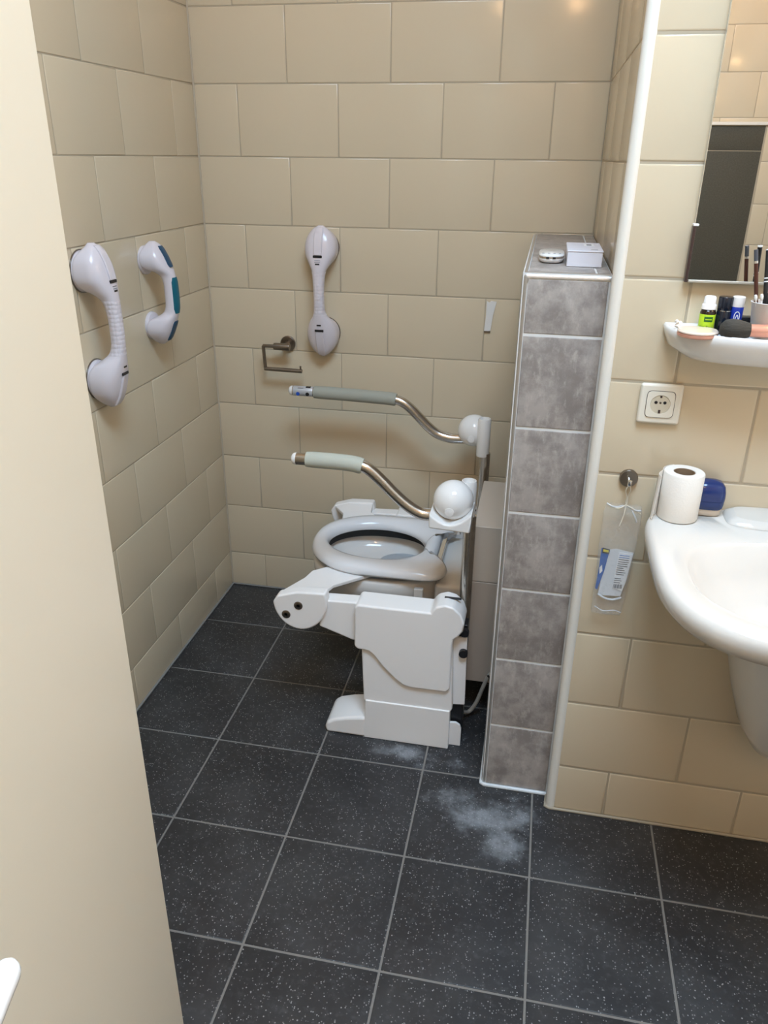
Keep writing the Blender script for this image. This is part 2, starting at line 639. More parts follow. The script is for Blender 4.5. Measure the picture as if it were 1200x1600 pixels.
# ceiling with a skylight opening
ceiling = struct(link('ceiling', None))
x0, x1, y0, y1 = SKY_X - SKY_W / 2, SKY_X + SKY_W / 2, SKY_Y - SKY_D / 2, SKY_Y + SKY_D / 2
bm = bmesh.new()
for (lo_, hi_) in (((-0.12, RY - 0.1), (x0, 0.12)), ((x1, RY - 0.1), (RX + 0.1, 0.12)), ((x0, RY - 0.1), (x1, y0)), ((x0, y1), (x1, 0.12))):
    r = bmesh.ops.create_cube(bm, size=1.0)
    for v_ in r['verts']:
        v_.co = Vector((lo_[0] if v_.co.x < 0 else hi_[0], lo_[1] if v_.co.y < 0 else hi_[1], CEIL if v_.co.z < 0 else CEIL + 0.15))
bpy.data.objects.remove(ceiling)
ceiling = struct(link('ceiling', from_bm('ceiling', bm), M_plaster))
window = struct(link('window_1', None))
bpy.data.objects.remove(window)
bm = bmesh.new()
for (lo_, hi_) in (((x0, y0), (x0 + 0.03, y1)), ((x1 - 0.03, y0), (x1, y1)), ((x0 + .03, y0), (x1 - .03, y0 + .03)), ((x0 + .03, y1 - .03), (x1 - .03, y1))):
    r = bmesh.ops.create_cube(bm, size=1.0)
    for v_ in r['verts']:
        v_.co = Vector((lo_[0] if v_.co.x < 0 else hi_[0], lo_[1] if v_.co.y < 0 else hi_[1], CEIL + 0.15 if v_.co.z < 0 else CEIL + 0.19))
window = struct(link('window_1', from_bm('window_1', bm), M_trim))
box('pane', (x0 + .02, y0 + .02, CEIL + 0.165), (x1 - .02, y1 - .02, CEIL + 0.171), M_skyglass, window)

# rounded enamel corner bead of the sink wall
t1 = lathe('trim_1', [(0.0125, 0.0), (0.0125, CEIL)], M_trim, None, (NX + 0.0075, SY + 0.0085, 0), n=24)
struct(t1)

# low grey-tiled wall behind the toilet
low = struct(box('wall_low', (BX + G, BY + G, -0.05), (NX - 0.001, -0.001, BZ - G), M_wgrout))
seams = [0.004, 0.205, 0.410, 0.611, 0.811, 1.013, 1.214, BZ - 0.010]
lay(low, (0, BY, 0), (1, 0, 0), (0, 0, 1), (0, -1, 0),
    [(BX + 0.009, NX - 0.003, seams[i], seams[i + 1]) for i in range(7)], M_grey, gap=0.006, ch=0.0012, wob=0.002)
lay(low, (BX, 0, 0), (0, -1, 0), (0, 0, 1), (-1, 0, 0),
    [(a, min(a + 0.427, -BY - 0.010), seams[i], seams[i + 1]) for i in range(7) for a in (0.0, 0.427)], M_grey, gap=0.005, ch=0.0012)
lay(low, (0, 0, BZ), (1, 0, 0), (0, -1, 0), (0, 0, 1),
    [(BX + 0.010, NX - 0.03, a, c) for a, c in ((0.0, 0.427), (0.427, -BY - 0.012))], M_grey, gap=0.004, ch=0.0012)
lay(low, (0, 0, BZ), (1, 0, 0), (0, -1, 0), (0, 0, 1),
    [(NX - 0.03, NX, a, c) for a, c in ((0.0, 0.427), (0.427, -BY - 0.012))], M_grey, gap=0.004, ch=0.0012)


def quarter_edge(name, p0, p1, d1, d2, r, mat, parent):
    """rounded edge profile: quarter round between outward directions d1 and d2"""
    p0, p1, d1, d2 = Vector(p0), Vector(p1), Vector(d1), Vector(d2)
    rings = []
    for p in (p0, p1):
        ring = [p]
        for i in range(9):
            a = PI / 2 * i / 8
            ring.append(p + d1 * (r * math.cos(a)) + d2 * (r * math.sin(a)))
        rings.append(ring)
    return link(name, rings_mesh(name, rings, True, True, 40), mat, parent)


er = 0.0105
quarter_edge('corner_profile', (BX + er, BY + er, 0.004), (BX + er, BY + er, BZ - er), (-1, 0, 0), (0, -1, 0), er + 0.001, M_alu, low)
quarter_edge('front_profile', (BX + er, BY + er, BZ - er), (NX - 0.003, BY + er, BZ - er), (0, 0, 1), (0, -1, 0), er + 0.001, M_alu, low)
quarter_edge('side_profile', (BX + er, BY + er, BZ - er), (BX + er, -0.002, BZ - er), (0, 0, 1), (-1, 0, 0), er + 0.001, M_alu, low)
lathe('corner_cap', [(0.0, -er), (er, -er + 0.001)] + [((er + .0012) * math.cos(a * PI / 16), (er + .0012) * math.sin(a * PI / 16)) for a in range(0, 9)],
      M_alu, low, (BX + er, BY + er, BZ - er), n=20, cap0=False, cap1=False)
# silicone bead at the foot of the low wall
t2 = tube('trim_2', [(BX - 0.001, -0.30, 0.003), (BX - 0.001, BY - 0.000, 0.003), (BX + 0.006, BY - 0.003, 0.003), (NX - 0.004, BY - 0.003, 0.003)], 0.0055, M_caulk, n=8)
struct(t2)
t3 = tube('trim_3', [(NX - 0.003, BY - 0.004, 0.002), (NX - 0.006, SY, 0.002), (NX + 0.004, SY - 0.004, 0.002), (RX, SY - 0.002, 0.002)], 0.004, new_mat('dirty_beige_sealant', (0.42, 0.36, 0.27), 0.6), n=8)
struct(t3)
t4 = tube('trim_4', [(0.002, -1.78, 0.003), (0.002, -0.003, 0.003), (0.4, -0.002, 0.003), (BX, -0.002, 0.003)], 0.0045, new_mat('grey_sealant', (0.24, 0.23, 0.21), 0.6), n=8)
struct(t4)
t5 = tube('trim_5', [(0.0015, -0.0015, 0.01), (0.0015, -0.0015, CEIL - 0.002)], 0.0034, new_mat('beige_corner_sealant', (0.52, 0.44, 0.33), 0.6), n=8)
struct(t5)

# ------------------------------------------------------------------ open door at the left
H0, H1 = Vector((0.622, -1.778)), Vector((0.796, -2.482))
dv = (H1 - H0).normalized()
nv = Vector((-dv.y, dv.x))       # towards the room
if nv.x < 0:
    nv = -nv
bm = bmesh.new()
q = [H0, H1, H1 - nv * 0.04, H0 - nv * 0.04]
lo4 = [bm.verts.new((p.x, p.y, 0.012)) for p in q]
hi4 = [bm.verts.new((p.x, p.y, 2.12)) for p in q]
bm.faces.new(lo4)
bm.faces.new(hi4)
for i in range(4):
    j = (i + 1) % 4
    bm.faces.new((lo4[i], lo4[j], hi4[j], hi4[i]))
door = struct(link('door_1', from_bm('door_1', bm), M_door))
bev(door, 0.003, 3)


def dpt(s, off, z):
    p = H0 + dv * s + nv * off
    return (p.x, p.y, z)


bm = bmesh.new()
r = bmesh.ops.create_cube(bm, size=1.0)
for v_ in r['verts']:
    s = 0.565 if v_.co.x < 0 else 0.61
    v_.co = Vector(dpt(s, 0.0005 if v_.co.y < 0 else 0.008, 0.93 if v_.co.z < 0 else 1.15))
bpl = link('handle_plate', from_bm('handle_plate', bm), M_wgloss, door)
bev(bpl, 0.006, 3)
hp = catmull([dpt(0.588, 0.006, 1.052), dpt(0.588, 0.035, 1.052), dpt(0.582, 0.050, 1.052), dpt(0.56, 0.054, 1.052), dpt(0.505, 0.054, 1.052), dpt(0.485, 0.054, 1.050)], 4)
tube('door_handle', hp, [0.010] * (len(hp) - 3) + [0.0095, 0.008, 0.004], M_wgloss, door, n=14)

# ------------------------------------------------------------------ toilet
CY = -0.44


def egg(cx, cy, z, af, ar, bw, nf=2.1, nr=2.6, n=64, flip=1):
    """x- side (front) half-length af, rear half-length ar, half-width bw"""
    pts = []
    for i in range(n):
        a = 2 * PI * i / n
        c, s = math.cos(a), math.sin(a)
        e = nf if c < 0 else nr
        x = (abs(c) ** (2 / e)) * (-af if c < 0 else ar)
        y = (abs(s) ** (2 / e)) * (1 if s >= 0 else -1) * bw
        pts.append((cx + x, cy + y, z))
    return pts


toilet = thing('toilet', 'white wall-hung toilet bowl half hidden under the raised grey-white seat', 'toilet', (0.98, CY, 0.0))


def rel(parent):
    return Matrix.Translation(parent.location).inverted() if parent.rotation_euler.z == 0 else parent.matrix_basis.inverted()


def into(o, parent):
    """parent while keeping the mesh's world coordinates"""
    o.parent = parent
    o.matrix_parent_inverse = parent.matrix_basis.inverted()
    return o


outer = [egg(0.70, CY, 0.17, 0.07, 0.20, 0.075), egg(0.70, CY, 0.175, 0.10, 0.205, 0.10), egg(0.695, CY, 0.24, 0.145, 0.21, 0.125),
         egg(0.69, CY, 0.32, 0.185, 0.215, 0.155), egg(0.69, CY, 0.375, 0.205, 0.215, 0.168), egg(0.69, CY, 0.39, 0.212, 0.215, 0.175),
         egg(0.69, CY, 0.425, 0.214, 0.215, 0.177), egg(0.69, CY, 0.432, 0.208, 0.212, 0.171)]
inner = [egg(0.685, CY, 0.432, 0.180, 0.175, 0.146), egg(0.685, CY, 0.422, 0.176, 0.172, 0.142), egg(0.69, CY, 0.400, 0.168, 0.163, 0.134),
         egg(0.695, CY, 0.386, 0.155, 0.150, 0.120), egg(0.70, CY, 0.381, 0.135, 0.130, 0.10), egg(0.72, CY, 0.378, 0.05, 0.05, 0.05)]
into(link('bowl', rings_mesh('bowl', outer + inner, True, True, 70), M_bowl), toilet)
into(link('water', rings_mesh('water', [egg(0.745, CY + 0.035, 0.384, 0.078, 0.068, 0.072), egg(0.745, CY + 0.035, 0.3862, 0.076, 0.066, 0.070)], True, True, 30), M_water), toilet)
into(box('rear_deck', (0.872, -0.60, 0.20), (0.985, -0.28, 0.436), M_bowl, None, 0.012, 4), toilet)
into(box('lower_panel', (0.978, -0.605, 0.125), (BX - 0.0005, -0.27, 0.462), M_greybox, None, 0.002), toilet)
into(box('upper_panel', (0.974, -0.605, 0.4635), (BX - 0.0005, -0.27, 0.634), new_mat('pale_panel_laminate', (0.62, 0.55, 0.47), 0.35), None, 0.002), toilet)
lt = into(box('latch', (0.815, -0.617, 0.392), (0.842, -0.600, 0.424), M_bowl, None, 0.003), toilet)

# ------------------------------------------------------------------ toilet lift
lift = thing('toilet_lift', 'white electric toilet lift with two steel armrests straddling the toilet', 'toilet lift', (0.80, CY, 0.0))
L = lambda o: into(o, lift)


# seat: rounded ring
def seat_ring(N=120):
    rings = []
    prof = [(0.0, -0.014), (0.04, -0.002), (0.14, 0.0085), (0.32, 0.0135), (0.55, 0.014), (0.78, 0.012), (0.93, 0.003), (1.0, -0.010), (0.97, -0.016), (0.5, -0.017), (0.04, -0.017)]
    o_ = egg(0.685, CY, 0, 0.211, 0.219, 0.187, 2.15, 8.0, N)
    o_ = [(min(x, 0.862), y, z) if abs(y - CY) < 0.112 else (x, y, z) for x, y, z in o_]
    i_ = egg(0.672, CY + 0.004, 0, 0.150, 0.146, 0.113, 2.0, 2.0, N)
    for k, h in prof:
        rings.append([(i_[j][0] + (o_[j][0] - i_[j][0]) * k, i_[j][1] + (o_[j][1] - i_[j][1]) * k, 0.471 + h) for j in range(N)])
    rings.append(rings[0])
    bm = bmesh.new()
    rv = [[bm.verts.new(p) for p in r] for r in rings[:-1]]
    m = len(rv)
    for i in range(m):
        for j in range(N):
            k = (j + 1) % N
            bm.faces.new((rv[i][j], rv[i][k], rv[(i + 1) % m][k], rv[(i + 1) % m][j]))
    return from_bm('seat', bm, 180)


seat = L(link('seat', seat_ring(), M_seat))
gk = L(link('gap_shade_ring', rings_mesh('gap_shade_ring', [egg(0.675, CY, 0.456, 0.166, 0.158, 0.126), egg(0.675, CY, 0.456, 0.157, 0.150, 0.117),  # added dark ring painting the shaded gap between seat and bowl
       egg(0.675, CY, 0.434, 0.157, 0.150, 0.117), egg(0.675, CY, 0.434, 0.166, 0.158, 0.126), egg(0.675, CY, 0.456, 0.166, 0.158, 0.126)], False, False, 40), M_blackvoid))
L(box('hinge_bar', (0.866, -0.54, 0.462), (0.880, -0.32, 0.474), M_chrome, None, 0.002))
L(box('hinge_bracket', (0.866, -0.322, 0.462), (0.915, -0.292, 0.486), M_chrome, None, 0.004))
L(lathe('hinge_screw', [(0.0, -0.006), (0.009, -0.005), (0.009, 0.004), (0.0, 0.005)], M_steel, None, (0.897, -0.323, 0.475), n=16, axis='y'))

A_ = [(0.679, 0.440), (0.687, 0.450), (0.887, 0.450), (0.890, 0.458), (0.900, 0.470), (0.923, 0.478), (0.946, 0.473), (0.966, 0.455), (0.977, 0.427), (0.974, 0.402),
      (0.962, 0.384), (0.950, 0.373), (0.948, 0.356), (0.948, 0.212), (0.938, 0.200), (0.836, 0.200), (0.817, 0.205), (0.793, 0.223),
      (0.759, 0.258), (0.731, 0.294), (0.719, 0.304), (0.706, 0.307), (0.688, 0.307), (0.678, 0.316)]
B_ = [(0.590, 0.440), (0.690, 0.444), (0.690, 0.322), (0.668, 0.322), (0.573, 0.355)]
C_ = [(0.696, 0.330), (0.703, 0.130), (0.953, 0.130), (0.957, 0.142), (0.947, 0.380), (0.80, 0.40)]
D_ = [(0.708, 0.134), (0.704, 0.0), (0.951, 0.0), (0.951, 0.134)]
FT_ = [(0.712, 0.0), (0.712, 0.072), (0.690, 0.070), (0.650, 0.062), (0.612, 0.050), (0.592, 0.036), (0.587, 0.018), (0.590, 0.0)]
E_ = [(0.943, 0.365), (0.985, 0.365), (0.989, 0.143), (0.945, 0.138)]
F_o = [(0.949, 0.0), (0.949, 0.080), (0.968, 0.082), (0.980, 0.074), (0.984, 0.062), (0.984, 0.0)]
H_ = [(0.460, 0.446), (0.517, 0.464), (0.596, 0.468)] + [(p.x, p.z) for p in catmull([(x, 0, z) for x, z in ((0.600, 0.452), (0.601, 0.430), (0.595, 0.404), (0.575, 0.370), (0.545, 0.349), (0.513, 0.345), (0.478, 0.360), (0.455, 0.391), (0.446, 0.424))], 3)]

for side, f in (('near', lambda y: y), ('far', lambda y: 2 * CY - y)):
    near = side == 'near'
    P = lambda *a, **k: L(prism_xz(*a, fy=f, **k))
    # outer covers
    P('side_cover', A_, -0.777, -0.698, M_wplastic, bw=0.011, seg=5)
    P('arm_cover', B_, -0.757, -0.712, M_wplastic, bw=0.005)
    P('lower_cover', C_, -0.768, -0.704, M_wplastic, bw=0.004)
    P('base_cover', D_, -0.772, -0.700, M_wplastic, bw=0.003)
    P('foot', FT_, -0.7725, -0.655, M_wplastic, bw=0.010, seg=4)
    P('back_plate', E_, -0.745, -0.738, M_wplastic, bw=0.002)
    P('foot_tab', F_o, -0.752, -0.744, M_wplastic, bw=0.002)
    ya, yb_ = sorted((f(-0.737), f(-0.698)))
    L(box('mast', (0.950, ya, 0.0), (0.984, yb_, 0.40), M_black, None, 0.003))
    for zz in (0.385, 0.318):
        L(lathe('pivot', [(0.0, -0.006), (0.012, -0.006), (0.012, 0.006), (0.0, 0.006)], M_black, None, (0.977, f(-0.750), zz), n=18, axis='y'))
    ys_ = f(-0.7745)
    slot = box('cover_slot', (0.917, min(f(-0.735), f(-0.728)), 0.474), (0.962, max(f(-0.735), f(-0.728)), 0.4785), M_black, None, 0.001)
    L(slot)
    # hinge end with its screws
    P('hinge_cover', H_, -0.770, -0.734, M_wplastic, bw=0.006, seg=4)
    for (sx_, sz_) in ((0.520, 0.422), (0.484, 0.390)):
        k = 1 if near else -1
        L(lathe('screw', [(0.0, 0.004 * k), (0.0125, 0.004 * k), (0.0125, -0.001 * k), (0.010, -0.0025 * k), (0.0045, -0.0025 * k), (0.004, 0.0), (0.0, 0.0)], M_steel_dk, None,
                (sx_, f(-0.770), sz_), n=18, axis='y'))
    # sloping seat bracket
    top = [(0.459, -0.742, 0.443), (0.516, -0.746, 0.462), (0.594, -0.746, 0.466), (0.600, -0.692, 0.453), (0.690, -0.600, 0.450), (0.695, -0.578, 0.450),
           (0.580, -0.578, 0.450), (0.552, -0.585, 0.450), (0.517, -0.617, 0.450), (0.508, -0.665, 0.452)]
    bm = bmesh.new()
    ta = [bm.verts.new((p[0], f(p[1]), p[2])) for p in top]
    tb = [bm.verts.new((p[0], f(p[1]), p[2] - 0.011)) for p in top]
    n = len(top)
    fa = [bm.faces.new(ta), bm.faces.new(tb)]
    for i in range(n):
        bm.faces.new((ta[i], ta[(i + 1) % n], tb[(i + 1) % n], tb[i]))
    bmesh.ops.triangulate(bm, faces=fa)
    o = L(link('seat_bracket', from_bm('seat_bracket', bm), M_wplastic))
    bev(o, 0.003, 2, 40)
    # pole, hub and sleeve
    py, hy = f(-0.680), f(-0.722)
    L(lathe('pole', [(0.0165, 0.0), (0.0165, 0.70)], M_steel, None, (0.968, py, 0.0), n=24))
    L(lathe('sleeve', [(0.0195, 0.690), (0.0205, 0.692), (0.0205, 0.806), (0.0185, 0.812), (0.0165, 0.812), (0.0160, 0.800)], M_wgloss, None, (0.960, py, -0.016 if near else 0.0), n=28, cap1=True))
    sph = [(0.051 * math.sin(a * PI / 20), -0.051 * math.cos(a * PI / 20)) for a in range(1, 20)]
    hub = L(lathe('hub', [(0.0, -0.051)] + sph + [(0.0, 0.051)], M_wgloss, None, (0.926, hy, 0.757), n=40, cap0=False, cap1=False, smooth=180, axis='y'))
    sgn = -1   # buttons face the room side
    bt = L(lathe('hub_button', [(0.0, -0.001), (0.011, 0.0), (0.0115, 0.003), (0.0115, 0.012)], M_wgloss, None, (0.922, hy - 0.0515, 0.744), n=22, cap0=False, axis='y'))
    if near:
        sd = [(0.872, 0.697), (0.976, 0.692), (0.978, 0.742)]
        for i in range(9):
            u = i / 8
            sd.append((0.978 - 0.106 * u, 0.742 - 0.006 * u - 0.028 * math.sin(PI * u)))
        L(prism_xz('saddle', sd, -0.778, -0.672, M_wgloss, bw=0.005))
        path = [(0.886, -0.722, 0.711), (0.854, -0.722, 0.709), (0.830, -0.722, 0.717), (0.802, -0.722, 0.735), (0.773, -0.722, 0.760), (0.744, -0.722, 0.789),
                (0.715, -0.722, 0.815), (0.694, -0.722, 0.827), (0.668, -0.722, 0.832), (0.61, -0.722, 0.834), (0.543, -0.722, 0.834), (0.514, -0.722, 0.834)]
        gr = [(0.690, -0.722, 0.8275), (0.672, -0.722, 0.8315), (0.650, -0.722, 0.8335), (0.61, -0.722, 0.8345), (0.543, -0.722, 0.8345)]
        capx, capz, r_arm = 0.516, 0.834, 0.0155
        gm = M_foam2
    else:
        path = [(0.898, -0.155, 0.726), (0.875, -0.155, 0.724), (0.846, -0.155, 0.725), (0.810, -0.155, 0.735), (0.780, -0.155, 0.756), (0.750, -0.155, 0.785),
                (0.720, -0.155, 0.814), (0.694, -0.155, 0.832), (0.669, -0.155, 0.840), (0.62, -0.155, 0.843), (0.53, -0.155, 0.845), (0.40, -0.155, 0.847), (0.328, -0.155, 0.848)]
        gr = [(0.672, -0.155, 0.8395), (0.650, -0.155, 0.842), (0.60, -0.155, 0.8435), (0.50, -0.155, 0.846), (0.402, -0.155, 0.847)]
        capx, capz, r_arm = 0.330, 0.848, 0.0155
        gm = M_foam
    pc = catmull(path, 5)
    arm = L(tube('armrest', pc, r_arm, M_steel, n=20))
    gp = catmull(gr, 4)
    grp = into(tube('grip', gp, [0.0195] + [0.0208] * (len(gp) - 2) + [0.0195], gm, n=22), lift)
    L(lathe('end_cap', [(0.0158, 0.0), (0.0158, -0.004), (0.013, -0.010), (0.007, -0.0135), (0.0, -0.014)], M_wgloss, None, (capx, path[-1][1], capz), n=22, cap1=False, axis='x'))
    if not near:
        L(lathe('control_sleeve', [(0.0160, 0.0), (0.0164, 0.001), (0.0164, 0.065), (0.0160, 0.066)], new_mat('silver_label', (0.55, 0.56, 0.58), 0.3, 0.3), None, (0.333, -0.155, 0.848), n=24, axis='x'))
        for (xx, mm) in ((0.351, new_mat('blue_button_print', (0.01, 0.08, 0.45), 0.4)), (0.383, M_black)):
            L(lathe('control_button', [(0.0, -0.001), (0.006, -0.001), (0.0062, 0.003)], mm, None, (xx, -0.155 - 0.0166, 0.843), n=16, cap0=False, axis='y'))
        L(box('control_mark', (0.350, -0.168, 0.8605), (0.368, -0.162, 0.8620), M_grey_print, None))
        L(box('control_switch', (0.376, -0.164, 0.862), (0.392, -0.154, 0.8655), M_black, None, 0.001))

hs = catmull([(0.975, -0.655, 0.045), (0.995, -0.62, 0.022), (1.015, -0.615, 0.055), (1.032, -0.615, 0.115), (1.045, -0.612, 0.155), (BX - 0.001, -0.612, 0.165)], 5)
hose = tube('supply_hose', hs, 0.006, M_hose, n=12)
tag(hose, 'pale grey hose curving from low wall to the lift foot', 'hose')
tube('tie', [(1.0455, -0.613, 0.153), (1.049, -0.612, 0.158)], 0.0072, M_black, hose, n=12)


# ------------------------------------------------------------------ suction grab bars
def section(cx, w, y0, y1, z, e=2.3, n=32):
    eb = e + 9.0 * max(0.0, min(1.0, (0.022 - y0) / 0.018))
    cy, d = (y0 + y1) / 2, (y1 - y0) / 2
    pts = []
    for i in range(n):
        a = 2 * PI * i / n
        c, s = math.cos(a), math.sin(a)
        k = e if s >= 0 else eb
        pts.append((cx + w * abs(c) ** (2 / k) * (1 if c >= 0 else -1), -(cy + d * abs(s) ** (2 / k) * (1 if s >= 0 else -1)), z))
    return pts


def interp(tab, k=5):
    P = [Vector((a[0], a[1], a[2])) for a in tab]
    Q = [a[3] for a in tab]
    c = catmull([tuple(p) for p in P], k)
    q = catmull([(x, 0, 0) for x in Q], k)
    return [(p.x, p.y, p.z, r_.x) for p, r_ in zip(c, q)]


BIG = [(0.0, .008, .028, .042), (.03, .026, .020, .056), (.09, .044, .006, .068), (.15, .050, .003, .075), (.21, .0485, .003, .080), (.27, .036, .016, .085),
       (.33, .0220, .046, .088), (.42, .0175, .056, .090), (.52, .0165, .057, .091), (.60, .0170, .056, .090), (.66, .0215, .046, .088), (.72, .038, .016, .085),
       (.78, .048, .003, .081), (.84, .050, .003, .075), (.91, .043, .006, .066), (.97, .025, .018, .054), (1.0, .007, .026, .042)]


def big_bar(label, loc, rz, Lh=0.408):
    g = thing('grab_bar', label, 'grab bar', loc, rz, 'suction grab bars on the walls')
    tab = interp(BIG)
    secs = [section(0, max(w, .003), y0, y1, Lh * (1 - tt)) for tt, w, y0, y1 in tab]
    tt_ = [a[0] for a in tab]
    ia = max(i for i, x in enumerate(tt_) if x <= 0.34)
    ib = min(i for i, x in enumerate(tt_) if x >= 0.65)
    link('upper_mount', rings_mesh('upper_mount', secs[:ia + 1], True, True, 60), M_lilac, g)
    link('lower_mount', rings_mesh('lower_mount', secs[ib:], True, True, 60), M_lilac, g)
    gs = [[(p[0] * 1.03, p[1], p[2]) for p in s_] for s_ in secs[ia:ib + 1]]
    link('grip', rings_mesh('grip', gs, True, True, 60), M_lilac_grip, g)
    for tz in (.165, .825):
        lathe('suction_cup', [(0.048, 0.0), (0.049, -0.004), (0.047, -0.012), (0.03, -0.016)], M_lilac, g, (0, 0, Lh * (1 - tz)), n=36, axis='y')
        lathe('cup_seal', [(0.0512, 0.0), (0.0512, -0.0028), (0.04, -0.003)], M_steel_dk, g, (0, 0, Lh * (1 - tz)), n=36, axis='y')

    def ridge(u):
        for a, c in zip(tab, tab[1:]):
            if a[0] <= u <= c[0]:
                k = (u - a[0]) / max(c[0] - a[0], 1e-6)
                return a[3] + (c[3] - a[3]) * k
        return 0.04
    for (u0, u1) in ((.012, .205), (.79, .985)):
        rings = []
        for i in range(9):
            u = u0 + (u1 - u0) * i / 8
            yy = ridge(u)
            w = 0.0135 if 0 < i < 8 else 0.0115
            h = 0.004
            rings.append([(-w, -(yy - .008), Lh * (1 - u)), (-w, -(yy + h - .002), Lh * (1 - u)), (-w + .002, -(yy + h), Lh * (1 - u)),
                          (w - .002, -(yy + h), Lh * (1 - u)), (w, -(yy + h - .002), Lh * (1 - u)), (w, -(yy - .008), Lh * (1 - u))])
        link('lever', rings_mesh('lever', rings, True, True, 35), M_lilac, g)
        us = u1 + 0.012 if u0 < .5 else u0 - 0.012
        yy = ridge(us)
        box('lever_slot', (-.0145, -(yy + .0022), Lh * (1 - us) - .0035), (.0145, -(yy - .012), Lh * (1 - us) + .0035), M_black, g, 0.001)
    for u in (.245, .258, .272, .735):
        yy = ridge(u)
        dkm = u in (.272, .735)
        box('indicator_mark', (-.009 if not dkm else -.007, -(yy + .0006), Lh * (1 - u) - (.0022 if dkm else .001)),
            (.009 if not dkm else .007, -(yy - .006), Lh * (1 - u) + (.0022 if dkm else .001)), M_black if dkm else M_grey_print, g)
    return g


big_bar('long lilac-white suction grab bar on the back wall above the toilet', (0.402, 0.0, 0.940), 0)
big_bar('long lilac-white suction grab bar on the left wall nearest the open door', (0.0, -0.752, 0.950), PI / 2, 0.402)

SML = [(0.0, .007, .022, .038), (.04, .023, .014, .052), (.11, .037, .005, .064), (.18, .041, .003, .073), (.25, .035, .012, .081), (.31, .0215, .042, .087),
       (.38, .0180, .053, .090), (.50, .0175, .054, .091), (.62, .0180, .053, .090), (.69, .0215, .042, .087), (.75, .035, .012, .081), (.82, .041, .003, .073), (.89, .037, .005, .064),
       (.96, .023, .014, .052), (1.0, .007, .022, .038)]
Ls = 0.282
g = thing('grab_bar', 'small lilac-white suction grab bar with teal grip near the wall corner', 'grab bar', (0.0, -0.432, 1.045), PI / 2, 'suction grab bars on the walls')
tab = interp(SML)
link('body', rings_mesh('body', [section(0, max(w, .003), y0, y1, Ls * (1 - tt)) for tt, w, y0, y1 in tab], True, True, 60), M_lilac, g)
for tz in (.18, .82):
    lathe('suction_cup', [(0.038, 0.0), (0.039, -0.004), (0.037, -0.010), (0.02, -0.012)], M_lilac, g, (0, 0, Ls * (1 - tz)), n=32, axis='y')


def ridge_s(u):
    for a, c in zip(tab, tab[1:]):
        if a[0] <= u <= c[0]:
            return a[3] + (c[3] - a[3]) * (u - a[0]) / max(c[0] - a[0], 1e-6)
    return .03


for nm, u0, u1, w, m, h in (('lever', .04, .235, .0125, M_teal_dark, .004), ('lever', .765, .96, .0125, M_teal_dark, .004), ('grip_pad', .335, .685, .0150, M_teal, .0015)):
    rings = []
    for i in range(9):
        u = u0 + (u1 - u0) * i / 8
        yy = ridge_s(u)
        zz = Ls * (1 - u)
        ww = w if 0 < i < 8 else w * .8
        rings.append([(-ww, -(yy - .010), zz), (-ww, -(yy + h - .003), zz), (-ww * .6, -(yy + h), zz), (ww * .6, -(yy + h), zz), (ww, -(yy + h - .003), zz), (ww, -(yy - .010), zz)])
    link(nm, rings_mesh(nm, rings, True, True, 35), m, g)

# ------------------------------------------------------------------ toilet paper holder (empty), tape
tp = thing('paper_holder', 'empty brushed steel toilet paper holder on the back wall', 'paper holder', (0.270, 0.0, 0.966))
lathe('rosette', [(0.025, 0.0), (0.026, -0.002), (0.026, -0.008), (0.024, -0.010), (0.010, -0.010)], M_steel_dk, tp, n=32, axis='y')
lathe('stem', [(0.0095, -0.010), (0.0095, -0.052)], M_steel_dk, tp, n=20, axis='y')
lathe('socket_sleeve', [(0.0115, -0.040), (0.012, -0.038), (0.012, 0.012), (0.0115, 0.014)], M_steel_dk, tp, (0.008, -0.056, 0), n=20, axis='x')
tube('arm', [(-0.030, -0.056, 0), (-0.070, -0.056, 0), (-0.0701, -0.056, -0.002), (-0.066, -0.056, -0.078)], 0.0058, M_steel_dk, tp, n=14)
tube('roll_bar', [(-0.069, -0.056, -0.077), (0.062, -0.056, -0.079)], 0.0068, M_steel_dk, tp, n=16)
tube('end_stop', [(0.057, -0.056, -0.079), (0.057, -0.056, -0.062)], 0.003, M_steel_dk, tp, n=10)

bm = bmesh.new()
ta = [(0.930, 1.134), (0.938, 1.130), (0.944, 1.135), (0.961, 1.133), (0.952, 1.090), (0.947, 1.042), (0.927, 1.039), (0.930, 1.09)]
av = [bm.verts.new((p[0], -0.0005, p[1])) for p in ta]
bv = [bm.verts.new((p[0], -0.0030, p[1])) for p in ta]
bm.faces.new(av)
bm.faces.new(bv)
for i in range(len(ta)):
    j = (i + 1) % len(ta)
    bm.faces.new((av[i], av[j], bv[j], bv[i]))
tape = link('tape_strip', from_bm('tape_strip', bm), M_tape)
tag(tape, 'torn white tape strip stuck on the back wall', 'tape')
box('tape_edge', (0.927, -0.0045, 1.036), (0.947, -0.0004, 1.041), M_steel_dk, tape)

# ------------------------------------------------------------------ on top of the low wall
rm = thing('remote_control', 'white four-button remote on the low wall, left of the small carton', 'remote', (1.112, -0.672, BZ))
prof = []


def sup(a_, b_, z, e=3.2, n=40, chop=None):
    p = []
    for i in range(n):
        a = 2 * PI * i / n
        c, s = math.cos(a), math.sin(a)
        p.append((a_ * abs(c) ** (2 / e) * (1 if c >= 0 else -1), b_ * abs(s) ** (2 / e) * (1 if s >= 0 else -1), z))
    return p


